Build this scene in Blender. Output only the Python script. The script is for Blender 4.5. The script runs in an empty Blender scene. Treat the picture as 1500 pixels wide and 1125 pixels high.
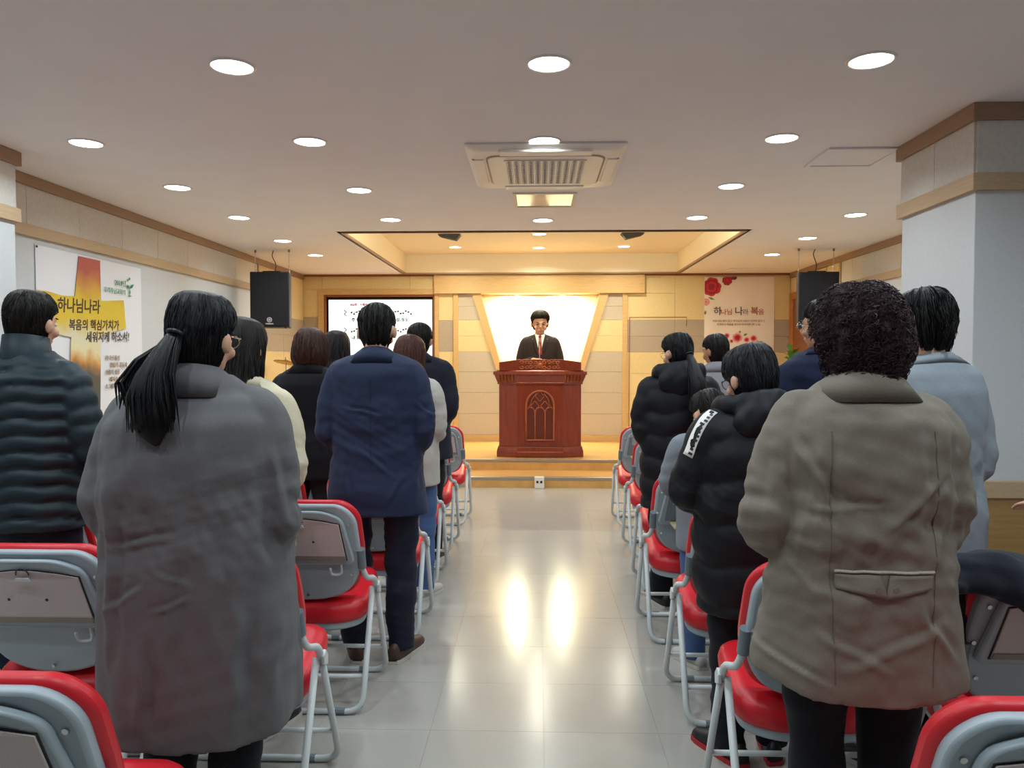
import bpy, math, random
import numpy as np
from mathutils import Vector, Matrix, Euler

scene = bpy.context.scene
COL = scene.collection
R = math.radians
random.seed(7)
rng = np.random.default_rng(11)

# ------------------------------------------------------------------ camera
F = 1127.0                     # focal length in pixels of the 1500 x 1125 frame
CAM_Z = 1.47
YAW, PITCH = math.atan(37 / F), math.atan(35.5 / F)
cam_data = bpy.data.cameras.new('camera')
cam = bpy.data.objects.new('camera', cam_data)
COL.objects.link(cam)
cam_data.sensor_width = 36.0
cam_data.lens = F / 1500 * 36.0
cam_data.clip_start = 0.05
cam.location = (0, 0, CAM_Z)
cam.rotation_euler = (math.pi / 2 - PITCH, 0, YAW)
scene.camera = cam
CR = Euler(cam.rotation_euler).to_matrix()
CO = Vector((0, 0, CAM_Z))

def ray(px, py): return CR @ Vector(((px - 750) / F, -(py - 562.5) / F, -1))
def atY(px, py, Y): d = ray(px, py); return CO + d * (Y / d.y)
def atX(px, py, X): d = ray(px, py); return CO + d * (X / d.x)
def atZ(px, py, z): d = ray(px, py); return CO + d * ((z - CAM_Z) / d.z)

# ------------------------------------------------------------------ world, exposure, view
world = bpy.data.worlds.new('world'); scene.world = world
world.use_nodes = True
world.node_tree.nodes['Background'].inputs[0].default_value = (0.8, 0.85, 0.95, 1)
world.node_tree.nodes['Background'].inputs[1].default_value = 0.0
vs = scene.view_settings
vs.view_transform = 'Standard'; vs.look = 'None'; vs.gamma = 1.0
vs.use_curve_mapping = False
vs.exposure = 0.27
P_MAIN, P_STAGE, P_NICHE, P_COVE = 6.0, 13.0, 34.0, 24.0      # watts: ceiling lamps, stage lamps, niche spots, added cove strip
C_MAIN, C_STAGE, C_WARM = (0.79, 0.925, 1.0), (1.0, 0.97, 0.78), (1.0, 0.95, 0.64)

# room measures
CEIL = 2.745
XL, XR = -3.53, 3.74
YW = 11.5                      # stage wall
YB = -3.2                      # wall behind the camera

# ------------------------------------------------------------------ materials
def lin(c):
    if isinstance(c, str):
        c = tuple(int(c[i:i + 2], 16) / 255 for i in (0, 2, 4))
    return tuple(x / 12.92 if x <= .04045 else ((x + .055) / 1.055) ** 2.4 for x in c) + (1,)

def mat(name, col, rough=.6, metal=0, spec=.5, noise=None, var=0.0, bump=0, bscale=200, stretch=(1, 1, 1),
        emit=None, estr=0, sheen=0, coat=0, wave=None, rvar=0, col2=None):
    m = bpy.data.materials.new(name); m.use_nodes = True
    nt = m.node_tree; N = nt.nodes; L = nt.links
    b = N['Principled BSDF']
    b.inputs['Base Color'].default_value = lin(col)
    b.inputs['Roughness'].default_value = rough
    b.inputs['Metallic'].default_value = metal
    b.inputs['Specular IOR Level'].default_value = spec
    if sheen:
        b.inputs['Sheen Weight'].default_value = sheen
        b.inputs['Sheen Roughness'].default_value = .5
    if coat: b.inputs['Coat Weight'].default_value = coat; b.inputs['Coat Roughness'].default_value = .12
    if emit:
        b.inputs['Emission Color'].default_value = lin(emit); b.inputs['Emission Strength'].default_value = estr
    tc = N.new('ShaderNodeTexCoord'); mp = N.new('ShaderNodeMapping')
    L.new(tc.outputs['Object'], mp.inputs['Vector']); mp.inputs['Scale'].default_value = stretch
    if var or col2:
        n = N.new('ShaderNodeTexNoise'); n.inputs['Scale'].default_value = noise or 8
        n.inputs['Detail'].default_value = 6; n.inputs['Roughness'].default_value = .6
        L.new(mp.outputs[0], n.inputs['Vector'])
        mx = N.new('ShaderNodeMix'); mx.data_type = 'RGBA'
        c = lin(col); d = lin(col2) if col2 else tuple(max(0, x * (1 - var)) for x in c[:3]) + (1,)
        u = c if col2 else tuple(min(1, x * (1 + var)) for x in c[:3]) + (1,)
        mx.inputs['A'].default_value = d; mx.inputs['B'].default_value = u
        rp = N.new('ShaderNodeMapRange'); rp.inputs['From Min'].default_value = .3; rp.inputs['From Max'].default_value = .7
        L.new(n.outputs['Fac'], rp.inputs['Value']); L.new(rp.outputs[0], mx.inputs['Factor'])
        L.new(mx.outputs['Result'], b.inputs['Base Color'])
        if rvar:
            r2 = N.new('ShaderNodeMapRange'); r2.inputs['To Min'].default_value = rough - rvar; r2.inputs['To Max'].default_value = rough + rvar
            L.new(n.outputs['Fac'], r2.inputs['Value']); L.new(r2.outputs[0], b.inputs['Roughness'])
    if bump:
        bn = N.new('ShaderNodeTexNoise'); bn.inputs['Scale'].default_value = bscale; bn.inputs['Detail'].default_value = 4
        L.new(mp.outputs[0], bn.inputs['Vector'])
        bp = N.new('ShaderNodeBump'); bp.inputs['Strength'].default_value = bump; bp.inputs['Distance'].default_value = .01
        L.new(bn.outputs['Fac'], bp.inputs['Height']); L.new(bp.outputs[0], b.inputs['Normal'])
    return m

M = {}
M['ceiling'] = mat('ceiling_paint', 'efeae8', .9, var=.02, noise=3)
M['wallpaper'] = mat('wallpaper', 'd2d6d7', .85, var=.03, noise=60, bump=.15, bscale=300)
M['felt'] = mat('felt_panel', 'd5d1c9', .9, var=.07, noise=40, bump=.1, bscale=250)
M['felt_beige'] = mat('felt_panel_beige', 'dfca98', .9, var=.06, noise=40, bump=.1, bscale=250)
M['felt_grey'] = mat('felt_panel_grey', 'b0a291', .9, var=.06, noise=40, bump=.1, bscale=250)
M['felt_sand'] = mat('felt_panel_sand', 'bfb3a1', .9, var=.06, noise=40, bump=.1, bscale=250)
M['wood_light'] = mat('light_oak', 'cdaa75', .45, noise=5, var=.12, stretch=(1.5, 1.5, 18), bump=.03, bscale=30)
M['wood_rail'] = mat('oak_rail', 'c0a684', .5, noise=5, var=.1, stretch=(6, 1, 18))
M['wood_crown'] = mat('oak_crown', '9c7c62', .5, noise=5, var=.1, stretch=(6, 1, 18))
M['wood_dado'] = mat('oak_dado', 'a5804c', .4, noise=5, var=.12, stretch=(1, 1, 12))
M['wood_dark'] = mat('brown_wood', '8a4f2c', .45, noise=5, var=.12, stretch=(6, 6, 14))
M['wood_door'] = mat('orange_wood', 'b06f38', .4, noise=5, var=.15, stretch=(8, 8, 1))
M['mahogany'] = mat('mahogany', '7d3018', .3, noise=4, var=.22, stretch=(9, 9, 1), coat=.4)
M['mahogany_light'] = mat('mahogany_carving', 'a8552a', .35, noise=14, var=.15, coat=.3)
M['niche'] = mat('niche_paint', 'f4ecd8', .8)
M['floor_base'] = mat('vinyl_joint', '8d867a', .6)
M['floor'] = mat('vinyl_tile', 'aca8a0', .19, noise=220, var=.05, bump=.03, bscale=11, rvar=.03, spec=.5)
M['stage'] = mat('stage_laminate', 'd0a05f', .28, noise=4, var=.12, stretch=(1.5, 16, 1))
M['alu'] = mat('brushed_aluminium', 'b9b4ac', .35, metal=1)
M['chrome'] = mat('chrome', 'c8c8c8', .15, metal=1)
M['white_plastic'] = mat('white_plastic', 'e9e4dc', .4)
M['black'] = mat('black_plastic', '131417', .5)
M['black_cloth'] = mat('speaker_cloth', '15161b', .85, bump=.3, bscale=900)
M['dark'] = mat('dark_void', '2b2a2a', .7)
M['tray'] = mat('tray_paint', 'efe3cb', .85)
M['gold'] = mat('cymbal_brass', 'b8903c', .3, metal=1)
M['leaf'] = mat('plant_leaf', '4c8a3a', .5, noise=20, var=.25)
M['lamp'] = mat('lamp_diffuser', 'ffffff', .5, emit='ffffff', estr=9)
M['lamp_warm'] = mat('lamp_diffuser_warm', 'ffffff', .5, emit='fff2d6', estr=9)
M['screen'] = mat('screen_glow', 'ffffff', .3, emit='eef7ff', estr=.78)
for k, c in (('ink_black', '202428'), ('ink_red', 'b0304a'), ('ink_teal', '3f7d86'), ('ink_green', '3d8a4a'), ('ink_brown', '4a3530'),
             ('ink_grey', 'a9a79f'), ('ink_yellow', 'c9b258'), ('ink_orange', 'b4583a'), ('ink_violet', '8a7894'), ('ink_tan', 'a08468'),
             ('rose_red', 'c8323c'), ('rose_deep', '9c2438'), ('rose_pink', 'e0808c'), ('rose_pale', 'efb4b4'), ('rose_leaf', '7c8a3c')):
    M[k] = mat(k, c, .7)
M['vinyl'] = mat('banner_vinyl', 'eceef2', .6)
M['vinyl_pink'] = mat('banner_vinyl_pink', 'f5ece0', .6, noise=2.2, col2='f2e2da')
M['red'] = mat('red_leatherette', 'd4202c', .38, bump=.05, bscale=350, noise=6, var=.04)
M['shell'] = mat('grey_plastic_shell', 'a4b0b7', .42, bump=.05, bscale=700)
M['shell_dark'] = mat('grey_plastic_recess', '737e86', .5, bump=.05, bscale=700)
M['tube'] = mat('grey_painted_steel', 'cdd2d1', .35)
M['tablet'] = mat('tablet_laminate', 'cbbfbf', .5, noise=300, var=.08)
M['tablet_edge'] = mat('tablet_edge', '8e8378', .5)
M['tray_board'] = mat('tray_laminate', 'c9bb90', .45)
M['skin'] = mat('skin', 'd2a184', .5, noise=30, var=.05)
M['skin_tan'] = mat('skin_tanned', 'b9825f', .5, noise=30, var=.05)
M['eye_white'] = mat('eye_white', 'e8e4df', .3)
M['lip'] = mat('lip', 'a8604f', .5)

# ------------------------------------------------------------------ mesh toolkit
class MB:
    def __init__(s): s.v = []; s.f = []; s.n = 0
    def add(s, V, Fc):
        V = np.asarray(V, float).reshape(-1, 3)
        o = s.n; s.v.append(V); s.n += len(V)
        s.f += [tuple(i + o for i in q) for q in Fc]
        return s
    def box(s, lo, hi):
        x0, y0, z0 = lo; x1, y1, z1 = hi
        return s.add([(x0, y0, z0), (x1, y0, z0), (x1, y1, z0), (x0, y1, z0), (x0, y0, z1), (x1, y0, z1), (x1, y1, z1), (x0, y1, z1)],
                     [(0, 3, 2, 1), (4, 5, 6, 7), (0, 1, 5, 4), (1, 2, 6, 5), (2, 3, 7, 6), (3, 0, 4, 7)])
    def loft(s, rings, cap0=True, cap1=True, closed=True):
        n = len(rings[0]); V = np.concatenate([np.asarray(r, float) for r in rings]); Fc = []
        for k in range(len(rings) - 1):
            for i in range(n if closed else n - 1):
                j = (i + 1) % n
                Fc.append((k * n + i, k * n + j, (k + 1) * n + j, (k + 1) * n + i))
        if cap0: Fc.append(tuple(range(n - 1, -1, -1)))
        if cap1: Fc.append(tuple(range((len(rings) - 1) * n, len(rings) * n)))
        return s.add(V, Fc)
    def tube(s, path, rad, n=10, hint=(0, 1, 0), round_caps=False):
        P = [np.asarray(p, float) for p in path]
        if not hasattr(rad, '__len__'): rad = [rad] * len(P)
        rad = [(r, r) if not hasattr(r, '__len__') else r for r in rad]
        if round_caps:
            def cap(p, q, r):
                d = (p - q); d = d / (np.linalg.norm(d) + 1e-9); m = min(r)
                return [(p + d * m * math.sin(a), (r[0] * math.cos(a), r[1] * math.cos(a))) for a in (R(30), R(60), R(82))]
            a = cap(P[0], P[1], rad[0]); b = cap(P[-1], P[-2], rad[-1])
            P = [x[0] for x in a[::-1]] + P + [x[0] for x in b]
            rad = [x[1] for x in a[::-1]] + rad + [x[1] for x in b]
        u = np.asarray(hint, float); rings = []
        for i, p in enumerate(P):
            t = P[min(i + 1, len(P) - 1)] - P[max(i - 1, 0)]
            t = t / (np.linalg.norm(t) + 1e-12)
            u = u - t * u.dot(t)
            if np.linalg.norm(u) < 1e-6: u = np.array((1., 0, 0)) - t * t[0]
            u = u / np.linalg.norm(u); w = np.cross(t, u)
            rings.append([p + u * rad[i][0] * math.cos(2 * math.pi * k / n) + w * rad[i][1] * math.sin(2 * math.pi * k / n) for k in range(n)])
        return s.loft(rings)
    def ell(s, c, r, n=16, m=10, rot=None):
        rings = []
        for k in range(m + 1):
            th = math.pi * (k + (0.15 if k == 0 else -0.15 if k == m else 0)) / m
            rr = [np.array((r[0] * math.sin(th) * math.cos(2 * math.pi * i / n), r[1] * math.sin(th) * math.sin(2 * math.pi * i / n), -r[2] * math.cos(th))) for i in range(n)]
            if rot is not None: rr = [rot @ q for q in rr]
            rings.append([q + np.asarray(c) for q in rr])
        return s.loft(rings)
    def prism(s, pts, axis, lo, hi):
        """closed outline of 2D points extruded along axis ('x','y','z') from lo to hi; pts given in the two other axes, in order"""
        def p3(a, b, t): return {'x': (t, a, b), 'y': (a, t, b), 'z': (a, b, t)}[axis]
        return s.loft([[p3(a, b, lo) for a, b in pts], [p3(a, b, hi) for a, b in pts]])
    def xf(s, fn):
        s.v = [np.array([fn(p) for p in V]) for V in s.v]; return s
    def mesh(s, name, m=None, smooth=False):
        me = bpy.data.meshes.new(name)
        V = np.concatenate(s.v)
        me.from_pydata(V.tolist(), [], s.f)
        me.update()
        fix_normals(me)
        if m is not None: me.materials.append(M[m] if isinstance(m, str) else m)
        if smooth: me.shade_smooth()
        return me
    def obj(s, name, m, parent=None, smooth=False, bevel=0, auto=False):
        me = s.mesh(name, m, smooth)
        o = link(name, me, parent)
        if auto: smooth_by_angle(me)
        if bevel:
            b = o.modifiers.new('bevel', 'BEVEL'); b.width = bevel; b.segments = 2; b.limit_method = 'ANGLE'
        return o

import bmesh
def fix_normals(me):
    bm = bmesh.new(); bm.from_mesh(me); bmesh.ops.recalc_face_normals(bm, faces=bm.faces); bm.to_mesh(me); bm.free()

def smooth_by_angle(me, ang=40):
    bm = bmesh.new(); bm.from_mesh(me)
    for f in bm.faces: f.smooth = True
    for e in bm.edges:
        if len(e.link_faces) == 2 and e.calc_face_angle(0) > R(ang): e.smooth = False
    bm.to_mesh(me); bm.free()

def link(name, data, parent=None):
    o = bpy.data.objects.new(name, data); COL.objects.link(o)
    if parent is not None: o.parent = parent
    return o

def tag(o, label=None, cat=None, group=None, kind=None):
    if label: o['label'] = label
    if cat: o['category'] = cat
    if group: o['group'] = group
    if kind: o['kind'] = kind
    return o

def thing(name, label, cat, loc=(0, 0, 0), rz=0, group=None):
    o = bpy.data.objects.new(name, None); COL.objects.link(o)
    o.empty_display_size = .1
    o.location = loc; o.rotation_euler = (0, 0, rz)
    return tag(o, label, cat, group)

def dup(root, label=None):
    r = root.copy(); COL.objects.link(r)
    if label: r['label'] = label
    for ch in root.children:
        c = ch.copy(); COL.objects.link(c); c.parent = r
        for g in ch.children:
            d = g.copy(); COL.objects.link(d); d.parent = c
    return r

def rounded(pts, rad, seg=5):
    """round the corners of a closed 2D outline; rad per corner or one number"""
    out = []; n = len(pts)
    for i, p in enumerate(pts):
        r = rad[i] if hasattr(rad, '__len__') else rad
        p = Vector(p); a = Vector(pts[i - 1]) - p; b = Vector(pts[(i + 1) % n]) - p
        la, lb = a.length, b.length; a.normalize(); b.normalize()
        r = min(r, la * .49, lb * .49)
        if r <= 1e-5: out.append(tuple(p)); continue
        s0 = p + a * r; s1 = p + b * r
        for k in range(seg + 1):
            t = k / seg
            q = s0 * (1 - t) ** 2 + p * 2 * t * (1 - t) + s1 * t * t
            out.append(tuple(q))
    return out

def arc_path(pts, rad=.05, seg=5):
    """polyline in 3D with rounded inner corners"""
    out = [np.asarray(pts[0], float)]
    for i in range(1, len(pts) - 1):
        p = np.asarray(pts[i], float); a = np.asarray(pts[i - 1], float) - p; b = np.asarray(pts[i + 1], float) - p
        la, lb = np.linalg.norm(a), np.linalg.norm(b); r = min(rad, la * .49, lb * .49)
        s0 = p + a / la * r; s1 = p + b / lb * r
        for k in range(seg + 1):
            t = k / seg; out.append(s0 * (1 - t) ** 2 + p * 2 * t * (1 - t) + s1 * t * t)
    out.append(np.asarray(pts[-1], float))
    return out

def text_mesh(txt, size, name='lettering', m='ink_black', bold=0.0, align='LEFT', shear=0):
    cu = bpy.data.curves.new(name, 'FONT'); cu.body = txt; cu.size = size; cu.offset = bold; cu.align_x = align; cu.shear = shear
    cu.resolution_u = 2; cu.extrude = .0008
    o = bpy.data.objects.new(name, cu); COL.objects.link(o)
    dg = bpy.context.evaluated_depsgraph_get(); dg.update()
    me = bpy.data.meshes.new_from_object(o.evaluated_get(dg))
    bpy.data.objects.remove(o); bpy.data.curves.remove(cu)
    me.materials.clear(); me.materials.append(M[m]); me.name = name
    return me
# ================================================================== THE ROOM
def lerp(a, b, t): return a + (b - a) * t
# ---- floor: screed with vinyl tiles laid on it
TILE = .45
floor = MB().box((XL - .2, YB - .2, -.12), (XR + .2, YW + .4, -.0015)).obj('floor', 'floor_base')
tag(floor, 'glossy beige vinyl tile floor of the hall', 'floor', kind='structure')
tile_me = MB().box((-TILE / 2 + .0006, -TILE / 2 + .0006, -.0015), (TILE / 2 - .0006, TILE / 2 - .0006, 0)).mesh('tile', 'floor')
x_ref = atZ(797, 1100, 0).x
y_ref = atZ(797, 1072, 0).y
back = MB()
cols = range(int(math.floor((XL - x_ref) / TILE)), int(math.ceil((XR - x_ref) / TILE)))
for j in range(-4, 13):
    for i in cols:
        cx, cy = x_ref + (i + .5) * TILE, y_ref + (j + .5) * TILE
        px = (cx / max(cy, .1)) * F + 787
        if -60 < px < 1560 and cy > 1.4:
            t = link('tile', tile_me, floor); t.location = (cx, cy, 0)
        else:
            back.box((cx - TILE / 2 + .0006, cy - TILE / 2 + .0006, -.0015), (cx + TILE / 2 - .0006, cy + TILE / 2 - .0006, 0))
yy = y_ref - 4 * TILE
while yy > YB:
    for i in cols:
        cx = x_ref + (i + .5) * TILE
        back.box((cx - TILE / 2 + .0006, yy - TILE + .0006, -.0015), (cx + TILE / 2 - .0006, yy - .0006, 0))
    yy -= TILE
ytop = y_ref + 13 * TILE
if ytop < 9.2:
    while ytop < 9.2:
        for i in cols:
            cx = x_ref + (i + .5) * TILE
            back.box((cx - TILE / 2 + .0006, ytop + .0006, -.0015), (cx + TILE / 2 - .0006, ytop + TILE - .0006, 0))
        ytop += TILE
tag(back.obj('tile_field', 'floor', floor), kind='stuff')

# ---- stage: two steps
Y1 = atZ(790, 714.5, 0).y
H1 = atY(790, 699.5, Y1).z
Y2 = atZ(790, 688.7, H1).y
H2 = atY(790, 673.5, Y2).z
stage = thing('floor_stage', 'low two step stage platform clad in honey coloured laminate', 'stage', (0, 0, 0))
stage['kind'] = 'structure'
MB().box((XL, Y1, 0), (XR, Y2 + .02, H1)).obj('lower_step', 'stage', stage)
MB().box((XL, Y2, 0), (XR, YW + .25, H2)).obj('platform', 'stage', stage)
for yy, hh in ((Y1, H1), (Y2, H2)):
    MB().box((XL + .01, yy - .006, hh - .03), (XR - .01, yy + .045, hh + .004)).obj('step_nosing', 'alu', stage, bevel=.003)
c = atZ(790, 714, 0)
fb = thing('floor_socket', 'white double socket box against the bottom step of the stage', 'socket', (c.x, Y1, 0))
MB().box((-.055, -.07, 0), (.055, -.001, .135)).obj('box', 'white_plastic', fb, bevel=.006)
for sx in (-.022, .022):
    MB().box((sx - .012, -.074, .065), (sx + .012, -.0705, .09)).obj('outlet', 'black', fb)

# ---- ceiling with the recessed tray over the stage
tA, tB = atZ(502, 340, CEIL), atZ(1090, 338, CEIL)
TX0, TX1, TY0, TY1 = tA.x, tB.x, (tA.y + tB.y) / 2, YW - .12
TH = .285
cb = MB()
cb.box((XL - .2, YB - .2, CEIL), (XR + .2, TY0 - .012, CEIL + .1))
cb.box((XL - .2, TY0 - .012, CEIL), (TX0 - .012, YW + .3, CEIL + .1))
cb.box((TX1 + .012, TY0 - .012, CEIL), (XR + .2, YW + .3, CEIL + .1))
cb.box((TX0 - .012, TY1 + .012, CEIL), (TX1 + .012, YW + .3, CEIL + .1))
ceiling = cb.obj('ceiling', 'ceiling')
tag(ceiling, 'flat off white painted ceiling dotted with round lamps', 'ceiling', kind='structure')
MB().box((TX0 - .1, TY0 - .1, CEIL + TH), (TX1 + .1, TY1 + .1, CEIL + TH + .05)).obj('tray_top', 'tray', ceiling)
sides = {'x0': ((TX0 - .06, TY0 - .06, CEIL), (TX0, TY1 + .06, CEIL + TH)), 'x1': ((TX1, TY0 - .06, CEIL), (TX1 + .06, TY1 + .06, CEIL + TH)),
         'y0': ((TX0, TY0 - .06, CEIL), (TX1, TY0, CEIL + TH)), 'y1': ((TX0, TY1, CEIL), (TX1, TY1 + .06, CEIL + TH))}
for lo, hi in sides.values(): MB().box(lo, hi).obj('tray_side', 'tray', ceiling)
e = .022
for lo, hi in (((TX0 - e, TY0 - e, CEIL - .012), (TX1 + e, TY0 + .003, CEIL + .012)), ((TX0 - e, TY1 - .003, CEIL - .012), (TX1 + e, TY1 + e, CEIL + .012)),
               ((TX0 - e, TY0, CEIL - .012), (TX0 + .003, TY1, CEIL + .012)), ((TX1 - .003, TY0, CEIL - .012), (TX1 + e, TY1, CEIL + .012))):
    MB().box(lo, hi).obj('tray_edging', 'wood_crown', ceiling)
# unseen warm strip added on the tray's front side, lights tray and stage wall
cs = thing('added_cove_light', 'unseen warm linear lamp added inside the ceiling tray facing the stage', 'lamp', ((TX0 + TX1) / 2, TY0 + .03, CEIL + .16))
MB().box((-1.7, -.028, -.02), (1.7, 0, .02)).obj('channel', 'alu', cs)
MB().box((-1.68, 0, -.014), (1.68, .006, .014)).obj('diffuser', 'lamp_warm', cs)
ld = bpy.data.lights.new('added_cove_light', 'AREA'); ld.shape = 'RECTANGLE'; ld.size = 3.3; ld.size_y = .03; ld.energy = P_COVE; ld.color = C_WARM
lo_ = link('added_cove_glow', ld, cs); lo_.location = (0, .012, 0); lo_.rotation_euler = (R(90), 0, 0)

# ---- side walls
def wall(name, label, lo, hi, m='wallpaper'):
    return tag(MB().box(lo, hi).obj(name, m), label, 'wall', kind='structure')
YS = atX(376, 440, XL).y                      # where the stage panelling begins
wl = wall('wall_left', 'left wall in pale wallpaper under a band of felt panels', (XL - .2, YB, 0), (XL, YW + .25, CEIL))
wr = wall('wall_right', 'right wall in pale wallpaper under a band of felt panels', (XR, YB, 0), (XR + .2, YW + .25, CEIL))
wall('wall_back', 'plain pale wall at the rear of the hall', (XL - .2, YB - .2, 0), (XR + .2, YB, CEIL))
Z_C = CEIL - .075                              # underside of crown
Z_R1, Z_R0 = 2.405, 2.325                      # lower oak rail
def side_trim(w, X, s):                        # s: direction into the room
    def bx(name, m, y0, y1, z0, z1, t, bev=0):
        a, b = sorted((X - s * .01, X + s * t))
        return MB().box((a, y0, z0), (b, y1, z1)).obj(name, m, w, bevel=bev)
    bx('crown_moulding', 'wood_crown', YB, YW - .02, Z_C, CEIL - .001, .035, .004)
    bx('panel_rail', 'wood_rail', YB, YS, Z_R0, Z_R1, .03, .003)
    bx('corner_post', 'wood_rail', YS, YS + .045, H2, Z_C, .03, .003)
    y = atX(36, 300, XL).y if s > 0 else atX(1283, 400, XR).y
    while y - .614 > YB: y -= .614
    while y + .61 < YS:
        bx('felt_panel', 'felt', y + .002, y + .612, Z_R1 + .001, Z_C - .001, .012)
        y += .614
    bx('felt_panel', 'felt', y + .002, YS - .002, Z_R1 + .001, Z_C - .001, .012)
    bx('baseboard', 'wood_rail', YB, Y1, 0, .1, .015)
    # stage end: banded felt like the front wall
    zb = [atY(600, p, YW).z for p in (637, 576, 516, 493, 469, 403)]
    zb[0] = H2 + .1
    half = (YS + .05 + YW) / 2
    for k, m in enumerate(('felt_beige', 'felt_beige', 'felt_grey', 'felt_grey', 'felt_beige')):
        if s < 0 and k < 5:
            ys = ((YS + .05, 10.05),)
        else: ys = ((YS + .05, half), (half, YW - .01))
        for a, b in ys:
            bx('felt_panel', m, a + .002, b - .002, zb[k] + .001, min(zb[k + 1], Z_C) - .001, .012)
    bx('baseboard', 'wood_light', YS, (YW - .01) if s > 0 else 10.0, H2, H2 + .1, .015)
side_trim(wl, XL, 1)
side_trim(wr, XR, -1)
# door at the stage end of the right wall
dr = thing('door_1', 'orange stained wooden door at the stage end of the right wall', 'door', (XR, 10.72, H2)); dr['kind'] = 'structure'
MB().box((-.035, -.62, 0), (-.002, -.52, 2.1)).obj('door_frame', 'wood_door', dr, bevel=.004)
MB().box((-.035, .62, 0), (-.002, .76, 2.1)).obj('door_frame', 'wood_door', dr, bevel=.004)
MB().box((-.035, -.62, 2.1), (-.002, .76, 2.2)).obj('door_frame', 'wood_door', dr, bevel=.004)
MB().box((-.02, -.52, 0), (-.002, .62, 2.1)).obj('door_leaf', 'wood_dark', dr)
MB().box((-.015, -.62, 2.2), (-.002, .76, 2.415)).obj('felt_panel', 'felt_beige', dr)

# ---- pillars
def pillar(name, label, x0, x1, y0, y1, face):
    p = tag(MB().box((x0, y0, 0), (x1, y1, CEIL)).obj(name, 'wallpaper', bevel=.004), label, 'pillar', kind='structure')
    t = .03
    def band(nm, m, z0, z1, t):
        MB().box((x0 - t, y0 - t, z0), (x1 + t, y1 + t, z1)).obj(nm, m, p, bevel=.003)
    zc, zr1, zr0 = CEIL - .085, 2.40, 2.315
    band('crown_moulding', 'wood_crown', zc, CEIL - .001, .03)
    band('panel_rail', 'wood_rail', zr0, zr1, .025)
    # felt panels, one by one
    fx = x0 if face < 0 else x1
    n = 2 if y1 - y0 > .5 else 1
    for k in range(n):
        a, b = lerp(y0, y1, k / n), lerp(y0, y1, (k + 1) / n)
        lo, hi = sorted((fx + face * .01, fx - face * .01))
        MB().box((lo, a + .002, zr1 + .001), (hi, b - .002, zc - .001)).obj('felt_panel', 'felt', p)
    nx = max(1, round((x1 - x0) / .5))
    for k in range(nx):
        for yy in (y0, y1):
            MB().box((lerp(x0, x1, k / nx) + .002, yy - .01, zr1 + .001), (lerp(x0, x1, (k + 1) / nx) - .002, yy + .01, zc - .001)).obj('felt_panel', 'felt', p)
    # wooden dado with cap
    band('dado_cap', 'wood_rail', .775, .86, .035)
    band('dado', 'wood_dado', 0, .775, .02)
    return p
pn = atZ(1435, 152, CEIL); pf = atZ(1320, 215, CEIL)
pillar('wall_right_pillar', 'square pale pillar with felt band and oak dado at the right', (pn.x + pf.x) / 2, XR, pn.y, pf.y, -1)
pl = atZ(20, 222, CEIL)
pillar('wall_left_pillar', 'shallow pale pillar with felt band at the left edge', XL, pl.x, pl.y - .8, pl.y, 1)

# ---- stage wall
def fw(px, py, Y=YW): return Vector((atY(px, 530, Y).x, Y, atY(791, py, Y).z))
wf = tag(MB().box((XL - .2, YW + .22, 0), (XR + .2, YW + .4, CEIL)).obj('wall_front', 'niche'),
         'stage wall of banded felt panels around a glowing tapered niche', 'wall', kind='structure')
MB().box((XL, YW - .03, CEIL - .03), (XR, YW + .2, CEIL - .001)).obj('crown_moulding', 'wood_dark', wf)
def panel(x0, y0, x1, y1, m, depth=.21, name='felt_panel', off=0.0, g=.0015):
    a, b = fw(x0, y0), fw(x1, y1)
    return MB().box((a.x + g, YW - off, b.z + g), (b.x - g, YW + depth, a.z - g)).obj(name, m, wf)
def ppoly(pts, m, depth=.21, name='felt_panel', off=0.0):
    q = [(fw(*p).x, fw(*p).z) for p in pts]
    return MB().prism(q, 'y', YW - off, YW + depth).obj(name, m, wf)
YBOT = 637
xl0 = atY(440, 500, YW); PXL = 787 + XL * F / YW - 3; PXR = 787 + XR * F / YW + 3
for a, b in ((PXL, 473), (473, 601), (601, 643)): panel(a, 403, b, 423, 'felt_beige')
panel(643, 403, 664, 428, 'felt_beige')
for a, b, m in ((423, 464, 'felt_beige'), (464, 488, 'felt_grey'), (488, 512, 'felt_grey'), (512, 543, 'felt_beige')): panel(PXL, a, 467, b, m)
for a, b in ((543, 576), (576, 606), (606, YBOT)):
    for x, y in ((PXL, 551), (551, 664)): panel(x, a, y, b, 'felt_beige')
for a, b, m in ((428, 469, 'felt_beige'), (469, 515, 'felt_grey'), (515, 543, 'felt_beige')): panel(643, a, 664, b, m)
# frame round the screen recess
for a, b, c, d in ((467, 423, 643, 431), (467, 535, 643, 543), (467, 431, 475, 535), (637, 431, 643, 535)):
    panel(a, b, c, d, 'wood_light', name='recess_trim', off=.02, g=0)
for a, b, c, d in ((475, 431, 637, 434), (475, 532, 637, 535), (475, 434, 477.5, 532), (634.5, 434, 637, 532)):
    panel(a, b, c, d, 'wood_dark', name='recess_lining', off=0, g=0)
CXP = 791.5
seams = [430, 448.7, 468.7, 492, 515, 544.7, 575, 606, YBOT]
pm = ['felt_sand', 'felt_sand', 'felt_beige', 'felt_beige', 'felt_sand', 'felt_sand', 'felt_sand', 'felt_sand']
def xo(y): return 691.7 + (y - 430) * .318
def xi(y): return 704.7 + (y - 430) * .2825
mir = lambda x: 2 * CXP - x
for k, m in enumerate(pm):
    a, b = seams[k] + .15, seams[k + 1] - .15
    ppoly([(671.5, a), (xo(a), a), (xo(b), b), (671.5, b)], m)
    ppoly([(mir(671.5), a), (mir(xo(a)), a), (mir(xo(b)), b), (mir(671.5), b)], m)
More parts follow.
